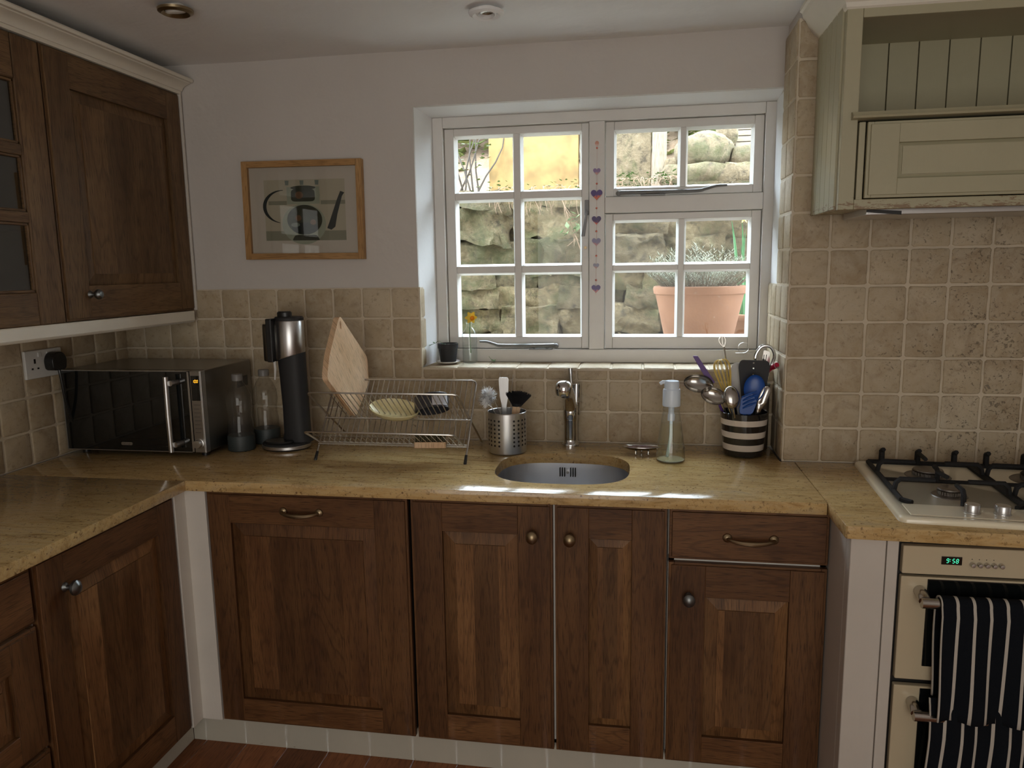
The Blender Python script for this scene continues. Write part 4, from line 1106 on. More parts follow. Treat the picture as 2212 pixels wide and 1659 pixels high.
# dish rack: two folding wire frames and a lower tray
t = thing('dish_rack', 'folding two-tier steel wire dish rack left of the sink', 'dish rack', (.70, -.23, CT))
XA, XB = .466, .936
A0, A1 = Vector((0, -.145, 1.133)), Vector((0, -.330, .9135))    # rear top -> front foot
B0, B1 = Vector((0, -.380, 1.128)), Vector((0, -.052, .9135))    # front top -> rear foot
def along(P, Q, k): return P.lerp(Q, k)
def at(x, p): return (x, p.y, p.z)
kx = .497; XC = A0.lerp(A1, kx)
m = MB(); R0 = .0030
def hoop(m, x0, x1, P, Q, r, rc=.014):
    d = (Q - P).normalized()
    pts = [at(x0, Q)] + [at(x0, P + d * rc)] + [at(x0 + rc * .3, P + d * rc * .3)] + [at(x0 + rc, P)] + [at(x1 - rc, P)] + [at(x1 - rc * .3, P + d * rc * .3)] + [at(x1, P + d * rc)] + [at(x1, Q)]
    m.tube(pts, r, 8)
hoop(m, XA, XB, A0, A1, R0); m.build('rear_frame', M['wire'], t)
m = MB(); hoop(m, XA + .007, XB - .007, B0, B1, R0); m.build('front_frame', M['wire'], t)
LB = A0.lerp(A1, .80); LF = Vector((0, -.412, 1.017))
m = MB(); hoop(m, XA + .004, XB - .012, LF, LB, R0 * .9); m.tube([at(XA, LB + Vector((0, .004, 0))), at(XB, LB + Vector((0, .004, 0)))], R0 * .9, 8); m.tube([at(XA, LB - Vector((0, .010, .002))), at(XB, LB - Vector((0, .010, .002)))], R0 * .8, 8)
m.tube([at(XA, XC), at(XB, XC)], R0 * .9, 8); m.tube([at(XA, XC + Vector((0, -.008, .002))), at(XB, XC + Vector((0, -.008, .002)))], R0 * .9, 8)
m.build('cross_bars', M['wire'], t)
m = MB(); n = 27
for k in range(n):
    x = lerp(XA + .012, XB - .012, k / (n - 1)); m.tube([at(x, A0), at(x, LB)], .0015, 6)
m.build('rear_slats', M['wire'], t)
m = MB()
for k in range(n):
    x = lerp(XA + .012, XB - .014, k / (n - 1)); m.tube([at(x, LF), at(x, LB + Vector((0, 0, -.002))), at(x, LB + Vector((0, -.004, -.007)))], .0014, 6)
m.build('tray_slats', M['wire'], t)
m = MB()
for k in range(24):
    x = lerp(XA + .075, XB - .016, k / 23); m.tube([at(x, B0), at(x, XC)], .0015, 6)
m.build('front_slats', M['wire'], t)
for x in (XA, XB):
    m = MB(); m.tube([at(x, A1 + (A0 - A1) * .09), at(x, A1 + (A0 - A1) * .0), (x, A1.y, CT + .0005)], [.0042, .0048, .0046], 10); m.build('rubber_foot', M['black'], t)

# chopping board
bp_ = [(-.309, 1.352), (-.107, 1.200), (-.112, 1.118), (-.246, 1.028), (-.437, 1.178), (-.408, 1.240)]
bq = rounded(bp_, .018, 6)
t = thing('chopping_board', 'pale beech chopping board standing in the dish rack', 'chopping board', (.565, -.25, 1.03))
bm = bmesh.new()
vs = [bm.verts.new((0, p[0], p[1])) for p in bq]; es = [bm.edges.new((vs[i], vs[(i + 1) % len(vs)])) for i in range(len(vs))]
hs = [bm.verts.new((0, -.309 + .0055 * math.cos(a) + .002, 1.322 + .012 * math.sin(a))) for a in [2 * PI * k / 20 for k in range(20)]]; es += [bm.edges.new((hs[i], hs[(i + 1) % 20])) for i in range(20)]
bmesh.ops.triangle_fill(bm, use_beauty=True, use_dissolve=False, edges=es)
ex = bmesh.ops.extrude_face_region(bm, geom=list(bm.faces)); bmesh.ops.translate(bm, verts=[v for v in ex['geom'] if isinstance(v, bmesh.types.BMVert)], vec=(.017, 0, 0))
bmesh.ops.recalc_face_normals(bm, faces=bm.faces)
uvl = bm.loops.layers.uv.new('UVMap')
for f in bm.faces:
    for l in f.loops:
        y, z = l.vert.co.y, l.vert.co.z; k = .64; l[uvl].uv = (y * math.cos(k) + z * math.sin(k) + l.vert.co.x, -y * math.sin(k) + z * math.cos(k))
bmesh.ops.rotate(bm, cent=(0, -.246, 1.028), matrix=Matrix.Rotation(math.radians(-2.0), 3, 'Y'), verts=bm.verts)
bmesh.ops.translate(bm, verts=bm.verts, vec=(.5525, 0, 0)); bm.transform(BASIS[t.name].inverted())
me = bpy.data.meshes.new('board'); bm.to_mesh(me); bm.free(); me.materials.append(M['beech']); o = bpy.data.objects.new('board', me); COL.objects.link(o); o.parent = t
for p in me.polygons: p.use_smooth = True
me.set_sharp_from_angle(angle=math.radians(30)); md = o.modifiers.new('bevel', 'BEVEL'); md.width = .003; md.segments = 3; md.limit_method = 'ANGLE'

# cream oval dish, dark tin and scrubbing brush
c = Vector((.702, -.262, 1.058)); q = Vector((.12, -.46, .88)).normalized()
Mq = q.to_track_quat('Z', 'Y').to_matrix().to_4x4()
u0 = Vector((1, 0, 0)); u0 = (u0 - q * u0.dot(q)).normalized(); w0 = q.cross(u0)
Md = frame((0, 0, 0), u0, w0, q)
m = MB(); m.lathe([(0, -.012), (.045, -.012), (.062, -.006), (.074, .006), (.0775, .0085), (.079, .007), (.073, -.006), (.060, -.016), (.045, -.019), (0, -.019)], c, 56, Md, 1.0, .58, caps=False)
m.build('oval_dish', plain('cream_melamine', (.72, .64, .36), .35), None, tuple(c), label='cream oval dish lying in the upper tier of the dish rack', cat='dish')
t = thing('storage_tin', 'dark grey round tin with a white label, upturned in the dish rack', 'tin', (.823, -.245, 1.03))
q = Vector((-.18, .50, .9)).normalized(); c = Vector((.820, -.262, 1.074)); u0 = Vector((1, 0, 0)); u0 = (u0 - q * u0.dot(q)).normalized(); qt = frame((0, 0, 0), u0, q.cross(u0), q)
m = MB(); m.lathe([(0, .030), (.048, .030), (.050, .028), (.0505, -.018), (.049, -.0185), (.0485, .024), (0, .026)], c, 48, qt, 1.06, .72, caps=False); m.build('can', plain('dark_grey_tin', (.045, .045, .052), .38), t)
m = MB(); prev = None
for k in range(15):
    a = lerp(-PI * .40, -PI * .06, k / 14); vv = []
    for z in (-.013, .021):
        vv.append(m.V(c + qt @ Vector((.0508 * 1.06 * math.cos(a - .12), .0508 * .72 * math.sin(a - .12), z))))
    if prev: m.face([prev[0], vv[0], vv[1], prev[1]])
    prev = vv
m.build('paper_label', plain('white_label', (.62, .62, .66), .6), t)
m = MB()
for r_ in range(6):
    for k in range(9):
        a = lerp(-PI * .37, -PI * .10, k / 9) - .12; a2 = a + .05 + .03 * ((k * 7 + r_ * 3) % 3) / 3
        z = .016 - r_ * .0046
        m.face([m.V(c + qt @ Vector((.0511 * 1.06 * math.cos(x_), .0511 * .72 * math.sin(x_), z + dz))) for x_, dz in ((a, 0), (a2, 0), (a2, .0012), (a, .0012))])
m.build('label_print', M['pewter'], t, smooth=0)
t = thing('scrubbing_brush', 'wooden scrubbing brush with dark bristles in the lower tier of the rack', 'brush', (.829, -.325, .965))
MR = Matrix.Translation((.829, -.323, .966)) @ Matrix.Rotation(.12, 4, 'Z') @ Matrix.Rotation(-.25, 4, 'X')
m = MB(MR); m.prism(rounded([(-.047, -.014), (.047, -.014), (.047, .014), (-.047, .014)], .007, 4), -.011, .007, 2); m.build('wooden_block', M['beech'], t, bevel=.002)
m = MB(MR); random.seed(8)
for i in range(15):
    for j in range(5):
        x, y = -.042 + i * .006, -.010 + j * .005
        m.tube([(x, y, .006), (x + random.uniform(-.002, .002), y + random.uniform(-.002, .002), .030)], [.0022, .0026], 5)
m.build('bristles', plain('dark_bristle', (.07, .06, .03), .8), t, smooth=0)

# perforated cutlery pot
kx_, ky_ = 1.0345, -.160
t = thing('cutlery_pot', 'perforated stainless steel utensil pot behind the sink edge', 'utensil pot', (kx_, ky_, CT))
m = MB(); r0 = .0605; N, zs = 96, []
# plain wall; its holes are dark plugs, hole shade put into their colour
lvl = [CT + .0005, CT + .004] + [CT + .016 + .0125 * i for i in range(9)] + [CT + .128]
m.lathe([(0, .0005), (.056, .0005), (.0600, .004), (.0605, .008), (.0605, .1285), (.0618, .1300), (.0608, .1315), (.0590, .1300), (.0590, .006), (0, .004)], (kx_, ky_, CT), 64, caps=False)
m.build('body', M['steel_v'], t)
m = MB()
for i in range(24):
    a = 2 * PI * i / 24
    if i % 6 in (0, 1) : continue
    for j in range(7):
        z = CT + .030 + j * .0130 + (.0 if i % 2 else .0)
        d0 = Vector((math.cos(a), math.sin(a), 0)); c = Vector((kx_, ky_, z))
        m.tube([c + d0 * .0570, c + d0 * .06085], .0034, 12)
m.build('drain_holes', M['darkgap'], t, kind='stuff')
# things standing in it
t = thing('bottle_brush', 'white bristled bottle brush in the steel utensil pot', 'brush', (1.02, -.17, CT + .01))
m = MB(); m.tube(smooth_path([(1.040, -.155, CT + .012), (1.012, -.165, 1.000), (.990, -.170, 1.050), (.975, -.172, 1.066), (.975, -.172, 1.098)], 6), .0018, 8); m.build('wire_handle', M['wire'], t)
m = MB(); random.seed(3); c = Vector((.9745, -.172, 1.085))
for i in range(1100):
    d0 = Vector((random.gauss(0, 1), random.gauss(0, 1), random.gauss(0, 1))).normalized(); L_ = .023 + random.random() * .006; s0 = c + Vector((0, 0, random.uniform(-.010, .010)))
    e_ = s0 + Vector((d0.x * L_ * 1.15, d0.y * L_, d0.z * L_)); sd = d0.cross(Vector((.3, .2, .9))).normalized() * .0009
    m.face([m.V(s0 + sd), m.V(s0 - sd), m.V(e_ - sd), m.V(e_ + sd)])
m.build('bristles', plain('white_bristle', (.95, .96, .97), .5), t, smooth=0)
t = thing('palette_knife', 'broad steel spatula blade standing in the utensil pot', 'spatula', (1.03, -.15, CT + .01))
m = MB(); pr = [(-.0075, .925), (.0075, .925), (.008, 1.055), (.014, 1.085), (.0165, 1.140), (.0125, 1.1455), (-.0125, 1.1455), (-.0160, 1.140), (-.0135, 1.085), (-.008, 1.055)]
m.prism([(1.0255 + x - (z - .925) * .012, z) for x, z in pr], -.151, -.1485, 1); m.build('blade', M['steel_v'], t, bevel=.0008)
t = thing('dish_brush', 'black bristled dish brush with pale wooden handle in the utensil pot', 'brush', (1.06, -.15, CT + .01))
m = MB(); m.prism([(1.040, .925), (1.052, .925), (1.076, 1.045), (1.072, 1.062), (1.053, 1.062), (1.050, 1.045)], -.160, -.150, 1); m.build('handle', M['beech'], t, bevel=.003)
m = MB(); random.seed(5); c = Vector((1.066, -.156, 1.066))
for i in range(900):
    a = random.uniform(0, 2 * PI); k = random.random() ** .5
    b0 = c + Vector((math.cos(a) * k * .015, math.sin(a) * k * .012, -.008)); d0 = Vector((math.cos(a) * k * .60 + .18, math.sin(a) * k * .5 - .12, 1.0 - .2 * k)).normalized()
    e_ = b0 + d0 * (.038 + random.random() * .008); sd = d0.cross(Vector((.3, .9, .1))).normalized() * .0006
    m.face([m.V(b0 + sd), m.V(b0 - sd), m.V(e_ - sd), m.V(e_ + sd)])
m.lathe([(0, 0), (.015, 0), (.018, .010), (0, .014)], c - Vector((0, 0, .010)), 20, caps=False)
m.build('bristles', plain('black_bristle', (.012, .012, .014), .6), t, smooth=0)
t = thing('milk_frother', 'thin wire milk frother poking out of the utensil pot', 'frother', (1.0, -.18, CT + .01))
m = MB(); m.tube([(1.045, -.165, .93), (1.018, -.190, 1.040), (1.004, -.196, 1.075)], .0013, 6); 
m.tube([(1.012, -.120, .93), (1.008, -.118, 1.10), (1.005, -.118, 1.155)], .0008, 5); m.tube([(1.03, -.120, .93), (1.045, -.118, 1.12), (1.048, -.118, 1.150)], .0008, 5); m.build('wires', M['wire'], t)

# tap
t = thing('kitchen_tap', 'chrome mixer tap with rounded spout head behind the sink', 'tap', (1.224, -.048, CT))
c = (1.224, -.048, CT)
m = MB(); m.lathe([(0, 0), (.0275, 0), (.0275, .004), (.0255, .008), (.0225, .012), (.0215, .020), (.0218, .060), (.0228, .083), (.0232, .086), (.0240, .088), (.0243, .128), (.022, .134), (0, .136)], c, 48, caps=False); m.build('body', M['chrome'], t)
m = MB(); m.cyl((1.2395, -.036, CT + .10), (1.2415, -.034, CT + .198), .0150, 32); m.lathe([(.0154, .140), (.0158, .1415), (.0154, .143)], (1.2405, -.035, CT), 32, caps=False); m.lathe([(0, .198), (.0150, .198), (.0145, .2015), (0, .202)], (1.2415, -.034, CT), 32, caps=False); m.build('cartridge', M['chrome'], t)
m = MB(); m.tube(smooth_path([(1.224, -.050, CT + .115), (1.2225, -.068, CT + .150), (1.2185, -.100, CT + .182), (1.2135, -.135, CT + .197), (1.2125, -.150, CT + .200)], 6), [.0205] * 12 + [.021, .0215, .022, .0225, .023, .0235, .0240, .0245, .0250, .0252, .0253, .0254, .0255][:13], 28); m.build('spout', M['chrome'], t)
m = MB(); m.lathe([(0, -.0215), (.015, -.0215), (.0235, -.018), (.0268, -.006), (.0270, .006), (.0235, .019), (.0160, .0255), (.007, .0280), (0, .0285)], (1.2125, -.152, CT + .200), 40, caps=False); m.build('spout_head', M['chrome'], t)
m = MB(); m.lathe([(.0115, -.0215), (.0125, -.026), (.0105, -.027), (0, -.0225)], (1.2165, -.146, CT + .200), 28, caps=False); m.build('aerator', M['black'], t)
m = MB(); m.tube([(1.226, -.036, CT + .190), (1.2235, -.033, CT + .22), (1.2225, -.031, CT + .250)], [.0045, .0058, .0068], 20); m.build('lever', M['chrome'], t)

# soap dish
t = thing('soap_dish', 'small oval silver soap dish with purple inlay behind the soap bottle', 'soap dish', (1.452, -.150, CT))
m = MB(); cc = Vector((1.452, -.150, CT + .016)); pr = [(.0, -.003), (.030, -.002), (.052, .003), (.060, .008), (.0595, .0095), (.051, .005), (.030, .0005), (0, 0)]
m.lathe(pr, cc, 48, Matrix.Rotation(-.06, 4, 'X'), 1, .56, caps=False); m.build('dish', M['polish'], t)
m = MB(); m.lathe([(0, .001), (.028, .002), (.044, .006), (.043, .007), (0, .0022)], cc + Vector((0, 0, .001)), 40, Matrix.Rotation(-.06, 4, 'X'), 1, .5, caps=False); m.build('inlay', plain('purple_enamel', (.16, .09, .16), .15, coat=.5), t)
for (dx, dy) in ((-.018, -.020), (.020, -.020), (.0, .020)):
    m = MB(); m.lathe([(0, 0), (.004, .002), (.0045, .006), (.003, .012), (.003, .0165)], (cc.x + dx, cc.y + dy, CT + .0002), 12, caps=False); m.build('foot', M['chrome'], t)

# soap dispenser
c = (1.536, -.2190, CT)
t = thing('soap_dispenser', 'clear conical glass soap bottle with frosted pump', 'soap dispenser', c)
m = MB(); m.lathe([(0, .0015), (.038, .0005), (.0425, .004), (.0430, .010), (.0400, .045), (.0330, .095), (.0262, .140), (.0235, .151), (.0245, .153), (.0255, .156), (.0245, .159), (.0235, .161), (.0250, .164), (.0235, .167), (.0225, .169)], c, 56, caps=False); m.build('bottle', M['bottle'], t)
m = MB(); m.lathe([(0, .0065), (.0385, .0065), (.0405, .011), (.0376, .045), (.0308, .095), (.0285, .112), (0, .112)], c, 48, caps=False); m.build('soap', M['soapliquid'], t)
m = MB(); m.lathe([(0, .0040), (.036, .0035), (.0395, .006), (.036, .0065), (0, .006)], c, 48, caps=False); m.build('thick_base', clear('bottle_foot', (.95, .99, .99), 2.5, milk=.5), t)
m = MB(); m.lathe([(0, .166), (.0255, .166), (.0262, .170), (.0255, .212), (.0240, .216), (.0150, .217), (0, .217)], c, 40, caps=False)
m.lathe([(0, .216), (.0215, .216), (.0215, .236), (.0195, .240), (0, .241)], c, 32, caps=False); m.tube([(c[0] - .010, c[1], CT + .236), (c[0] - .026, c[1] - .002, CT + .2365), (c[0] - .034, c[1] - .003, CT + .2310)], [.0062, .0056, .0045], 14)
m.build('pump', M['pump'], t)
m = MB(); m.cyl((c[0], c[1], CT + .166), (c[0], c[1], CT + .130), .0085, 20); m.cyl((c[0] + .0005, c[1], CT + .140), (c[0], c[1], CT + .122), .0105, 20); m.build('pump_barrel', M['pump'], t)
m = MB(); m.tube(smooth_path([(c[0], c[1], CT + .124), (c[0] - .001, c[1], CT + .07), (c[0] - .010, c[1], CT + .012)], 6), .0048, 14); m.build('dip_tube', M['tubeblue'], t)

# striped utensil jar with its tools
c = Vector((1.7565, -.1180, CT))
t = thing('utensil_jar', 'black and white horizontally striped ceramic utensil jar', 'utensil jar', tuple(c))
m = MB(); hgt = .134; nb_ = 7; M['jarblack'] = plain('jar_black', (.008, .008, .009), .12, coat=.6); M['jarwhite'] = plain('jar_white', (.62, .55, .48), .15, coat=.6)
rad = lambda z: lerp(.0575, .0712, z / hgt)
edges = [0, .0215, .0405, .0605, .0790, .0985, .1160, hgt]
m.mi = 0; m.lathe([(0, .0005), (.050, .0005), (.0575, .004)], c, 56, caps=False)
for k in range(7):
    m.mi = k % 2
    m.lathe([(rad(max(.004, edges[k])), max(.004, edges[k])), (rad(edges[k + 1]), edges[k + 1])], c, 56, caps=False)
m.mi = 0; m.lathe([(rad(hgt), hgt), (rad(hgt) - .002, hgt + .0015), (rad(hgt) - .005, hgt), (rad(.01) - .006, .012), (0, .012)], c, 56, caps=False)
m.build('jar', [M['jarblack'], M['jarwhite']], t, smooth=50)

GRP = 'utensils standing in the striped jar'
def bowl_spoon(name, label, cat, pos, axis_up, nrm, rx, ry, depth, foot, mat, hw=.0032, lip=0):
    """pos: centre of the bowl, axis_up: along the handle (towards bowl tip), nrm: opening direction"""
    t = thing(name, label, cat, pos, group=GRP)
    n = Vector(nrm).normalized(); a = Vector(axis_up); a = (a - n * a.dot(n)).normalized(); b = a.cross(n).normalized()
    Fm = frame(pos, b, a, n); m = MB(Fm)
    for s_, th in ((1, 0), (-1, .0012)):
        prev = None
        for i in range(9):
            k = i / 8; r_ = math.sin(k * PI / 2); z = -depth * math.cos(k * PI / 2)
            pts = [(rx * r_ * math.cos(2 * PI * q / 36), ry * r_ * math.sin(2 * PI * q / 36), z - th) for q in range(36)] if i else None
            if not i: ring_ = [m.V((0, 0, z - th))]
            else: ring_ = [m.V(p) for p in pts]
            if prev:
                if len(prev) == 1: [m.face([prev[0], ring_[k2], ring_[(k2 + 1) % 36]]) for k2 in range(36)]
                else: [m.face([prev[k2], prev[(k2 + 1) % 36], ring_[(k2 + 1) % 36], ring_[k2]]) for k2 in range(36)]
            prev = ring_
        if s_ == 1: top = prev
        else: [m.face([top[k2], top[(k2 + 1) % 36], prev[(k2 + 1) % 36], prev[k2]]) for k2 in range(36)]
    if lip:      # pouring spout on the rim
        m.prism([(rx * .8 * 1, -.008), (rx + .020, -.004), (rx + .022, .004), (rx * .8, .010)], -.006, .0, 2)
    m.build('bowl', mat, t, smooth=40)
    m = MB(); p0 = Vector(pos) - a * ry * .96 - n * depth * .15; f_ = Vector(foot); mid = p0.lerp(f_, .4) - a * .004 - n * .004
    m.tube(smooth_path([Vector(pos) - a * ry * .8 - n * depth * .55, p0, mid, f_], 5), hw, 10); m.build('handle', mat, t)
    return t
bowl_spoon('ladle', 'large steel ladle at the left of the jar with its bowl tipped outwards', 'ladle', (1.618, -.140, 1.131), (-.80, -.2, .30), (-.25, -.80, .42), .028, .045, .024, (1.748, -.110, .930), M['polish'], .003)
bowl_spoon('serving_spoon', 'steel serving spoon with deep bowl in front of the yellow whisk', 'spoon', (1.660, -.176, 1.100), (-.75, -.2, .45), (-.10, -.9, .50), .026, .038, .020, (1.756, -.130, .930), M['polish'], .0026)
bowl_spoon('tablespoon', 'steel spoon showing its rounded back at the centre front of the jar', 'spoon', (1.711, -.178, 1.096), (-.08, -.2, 1), (-.1, .92, -.25), .0235, .034, .014, (1.750, -.120, .930), M['polish'], .0028)
bowl_spoon('blue_spoon', 'blue nylon spoon in front of the black turner', 'spoon', (1.777, -.165, 1.122), (.10, -.1, 1), (-.1, -.95, .20), .0300, .0400, .010, (1.752, -.120, .930), plain('blue_nylon', (.010, .075, .34), .30), .0045)
# purple spatula handle
t = thing('purple_spatula', 'purple silicone spatula leaning left out of the striped jar', 'spatula', (1.63, -.12, 1.15), group=GRP)
M['purple'] = plain('purple_silicone', (.10, .035, .22), .4)
Mx = frame((1.607, -.121, 1.2115), Vector((.85, .0, .53)).normalized(), Vector((.53, .02, -.85)).normalized(), Vector((0, -1, 0)))
m = MB(Mx); m.prism(rounded([(-.005, -.004), (.008, .004), (.0105, .10), (-.008, .10)], .003, 3), -.0045, .0045, 2); m.build('head', M['purple'], t, bevel=.0015)
m = MB(); m.tube([(1.657, -.121, 1.125), (1.74, -.112, .93)], .004, 8); m.build('handle', M['purple'], t)
# yellow balloon whisk
t = thing('balloon_whisk', 'yellow wire balloon whisk standing in the striped jar', 'whisk', (1.69, -.13, 1.1), group=GRP)
M['yellow'] = plain('yellow_silicone', (.68, .48, .10), .35)
m = MB(); base = Vector((1.712, -.120, 1.075)); ax = Vector((-.24, -.06, 1)).normalized(); s1 = ax.cross(Vector((0, 1, 0))).normalized(); s2 = ax.cross(s1)
for k in range(6):
    a = PI * k / 6; dd = s1 * math.cos(a) + s2 * math.sin(a)
    pts = [base + ax * (.130 * (1 - (1 - math.sin(PI * i / 20)) ** 1.35)) + dd * (.031 * math.copysign(abs(math.cos(PI * i / 20)) ** .55, math.cos(PI * i / 20)) * (.18 + .82 * min(1, math.sin(PI * i / 20) * 1.35))) for i in range(21)]
    m.tube(pts, .0012, 6)
m.build('wire_balloon', M['yellow'], t)
m = MB(); m.tube([base + ax * .012, Vector((1.752, -.108, .93))], [.005, .0055], 10); m.build('handle', M['steel'], t)
# slim tongs
t = thing('serving_fork', 'slender grey pickle fork rising highest out of the jar', 'fork', (1.7, -.1, 1.2), group=GRP)
m = MB(); m.tube([(1.748, -.10, .93), (1.706, -.100, 1.170), (1.694, -.100, 1.238)], [.0032, .003, .0028], 8)
for dx in (-.009, 0, .009): m.tube(smooth_path([(1.694, -.100, 1.236), (1.6895 + dx * .9, -.100, 1.250), (1.688 + dx, -.100, 1.262), (1.6885 + dx * .3, -.100, 1.270)], 4), .0013, 6)
m.build('tines', M['polish'], t)
# white flat spatula
t = thing('white_spatula', 'translucent white spatula blade behind the black turner', 'spatula', (1.74, -.09, 1.1), group=GRP)
m = MB(); m.prism(rounded([(1.716, 1.06), (1.764, 1.06), (1.764, 1.188), (1.718, 1.188)], .018, 6), -.0915, -.0890, 1); m.build('blade', plain('white_nylon', (.55, .54, .52), .4), t, bevel=.0006)
m = MB(); m.tube([(1.740, -.090, 1.07), (1.757, -.095, .93)], .0045, 8); m.build('handle', bpy.data.materials['white_nylon'], t)
# black turner with three holes
t = thing('black_turner', 'black nylon turner with three round holes, standing upright in the jar', 'turner', (1.78, -.11, 1.12), group=GRP)
bm = bmesh.new(); oq = rounded([(1.749, 1.075), (1.812, 1.075), (1.829, 1.180), (1.822, 1.1975), (1.742, 1.2000), (1.737, 1.180)], .010, 5)
vs = [bm.verts.new((p[0], -.1125, p[1])) for p in oq]; es = [bm.edges.new((vs[i], vs[(i + 1) % len(vs)])) for i in range(len(vs))]
for zc in (1.1905, 1.1745, 1.1575):
    hs = [bm.verts.new((1.7805 + .0026 * math.cos(a), -.1125, zc + .0026 * math.sin(a))) for a in [2 * PI * k / 14 for k in range(14)]]; es += [bm.edges.new((hs[i], hs[(i + 1) % 14])) for i in range(14)]
bmesh.ops.triangle_fill(bm, use_beauty=True, use_dissolve=False, edges=es)
ex = bmesh.ops.extrude_face_region(bm, geom=list(bm.faces)); bmesh.ops.translate(bm, verts=[v for v in ex['geom'] if isinstance(v, bmesh.types.BMVert)], vec=(0, .0025, 0)); bmesh.ops.recalc_face_normals(bm, faces=bm.faces)
bm.transform(BASIS[t.name].inverted()); me = bpy.data.meshes.new('blade'); bm.to_mesh(me); bm.free(); me.materials.append(M['matblack']); o = bpy.data.objects.new('blade', me); COL.objects.link(o); o.parent = t
m = MB(); m.tube([(1.781, -.111, 1.085), (1.770, -.108, .93)], [.008, .005], 10); m.build('handle', M['matblack'], t)
# blue slotted server
t = thing('blue_server', 'blue slotted pasta server curling at the front right of the jar', 'server', (1.76, -.17, 1.08), group=GRP)
bl = bpy.data.materials['blue_nylon']
m = MB()
for k in range(4):
    z = 1.068 + k * .0115
    m.tube(smooth_path([(1.742, -.172, z - .006), (1.757, -.184, z + .004), (1.782, -.180, z + .014)], 5), [.0022] * 5 + [.0028] * 3 + [.002] * 3, 8)
m.build('teeth', bl, t)
m = MB(); m.prism(rounded([(1.735, 1.045), (1.772, 1.045), (1.786, 1.085), (1.768, 1.112), (1.738, 1.094)], .010, 4), -.176, -.171, 1); m.tube([(1.752, -.172, 1.05), (1.756, -.130, .93)], .0045, 8); m.build('server_body', bl, t, bevel=.001)
# steel loop (potato ricer handle)
t = thing('can_opener', 'arched chrome can opener behind the black turner', 'can opener', (1.82, -.08, 1.15), group=GRP)
m = MB(); m.tube(smooth_path([(1.788, -.082, 1.19), (1.791, -.082, 1.215), (1.808, -.082, 1.238), (1.832, -.082, 1.236), (1.8445, -.082, 1.212), (1.838, -.082, 1.185), (1.818, -.082, 1.14), (1.782, -.095, .93)], 6), [.0052] * 43, 10); m.build('loop', M['chrome'], t)
m = MB(); m.prism(rounded([(1.806, 1.165), (1.830, 1.165), (1.832, 1.222), (1.812, 1.228)], .006, 4), -.086, -.084, 1); m.build('plate', M['polish'], t, bevel=.0006)
m = MB(); [m.prism([(1.8115 + q * .007, 1.195), (1.8135 + q * .007, 1.195), (1.8150 + q * .007, 1.213), (1.8130 + q * .007, 1.213)], -.0864, -.0858, 1) for q in range(2)]; m.build('plate_slots', M['darkgap'], t, smooth=0)
# steel spoon leaning on the right side
t = thing('steel_spoon', 'narrow steel spoon leaning at the right rim of the jar', 'spoon', (1.8, -.15, 1.08), group=GRP)
m = MB(); pts = smooth_path([(1.776, -.150, .94), (1.788, -.165, 1.045), (1.800, -.168, 1.085), (1.812, -.165, 1.118), (1.816, -.162, 1.128)], 5)
prev = None
for i, p in enumerate(pts):
    w = [.004, .004, .004, .004, .004, .005, .006, .008, .010, .012, .013, .0135, .013, .0125, .012, .011, .010, .009, .007, .004, .002][min(i, 20)]
    vv = [m.V(p + Vector((-w, -.001, w * .3))), m.V(p + Vector((0, .004 if w > .008 else 0, 0))), m.V(p + Vector((w, -.001, -w * .3)))]
    if prev: m.face([prev[0], prev[1], vv[1], vv[0]]); m.face([prev[1], prev[2], vv[2], vv[1]])
    prev = vv
m.build('spoon_body', M['polish'], t, solid=.0012)
# tall steel canister and its contents, in the corner behind the jar
c = Vector((1.8125, -.0400, CT))
t = thing('steel_canister', 'tall narrow steel canister in the corner behind the striped jar', 'canister', tuple(c))
m = MB(); m.lathe([(0, .0005), (.0270, .0005), (.0285, .004), (.0290, .190), (.0300, .205), (.0305, .2065), (.0295, .207), (.0275, .190), (.0270, .006), (0, .004)], c, 40, caps=False); m.build('body', M['polish'], t)
t = thing('corkscrew', 'chrome and red corkscrew lying across the top of the steel canister', 'corkscrew', (1.83, -.08, 1.15))
m = MB(); random.seed(9); cc = Vector((1.822, -.050, 1.142))
for k in range(5):
    a = k * 1.25; nrm = Vector((math.cos(a), math.sin(a) * .6, .5 * math.cos(2 * a))).normalized(); s1 = nrm.orthogonal().normalized(); s2 = nrm.cross(s1); r_ = .012 + .002 * (k % 3)
    m.tube([cc + Vector((.003 * math.cos(k * 2), -.004 * k * .5, .005 * math.sin(k * 1.7))) + s1 * r_ * math.cos(2 * PI * q / 20) + s2 * r_ * math.sin(2 * PI * q / 20) for q in range(20)], .0024, 8, closed=True)
m.build('chrome_rings', M['chrome'], t)
m = MB(); m.tube([(1.8270, -.060, 1.150), (1.832, -.105, 1.172), (1.838, -.140, 1.186), (1.841, -.155, 1.192)], [.003, .005, .0085, .007], 14); m.build('red_grip', plain('red_plastic', (.42, .012, .05), .3), t)
m = MB(); m.tube([Vector((1.8395, -.158, 1.190)) + Vector((.006 * math.sin(2 * PI * q / 20), -.006 * math.sin(2 * PI * q / 20), .009 * math.cos(2 * PI * q / 20))) for q in range(20)], .0010, 6, closed=True); m.build('split_ring', M['wire'], t)
# wire hook on the window cill
m = MB(); pts = [(1.780 + .017 * math.sin(a), .112, 1.213 - .017 * math.cos(a)) for a in [lerp(-.1, 1.75 * PI, i / 24) for i in range(25)]]
m.tube([(1.783, .112, 1.160), (1.784, .112, 1.185)] + pts, .0009, 6); m.tube([(1.755, .112, 1.1955), (1.81, .112, 1.1960)], .0008, 6)
m.build('wire_hook', M['wire'], None, (1.78, .112, 1.16), label='thin bent wire hook standing on the sill at the right', cat='hook')

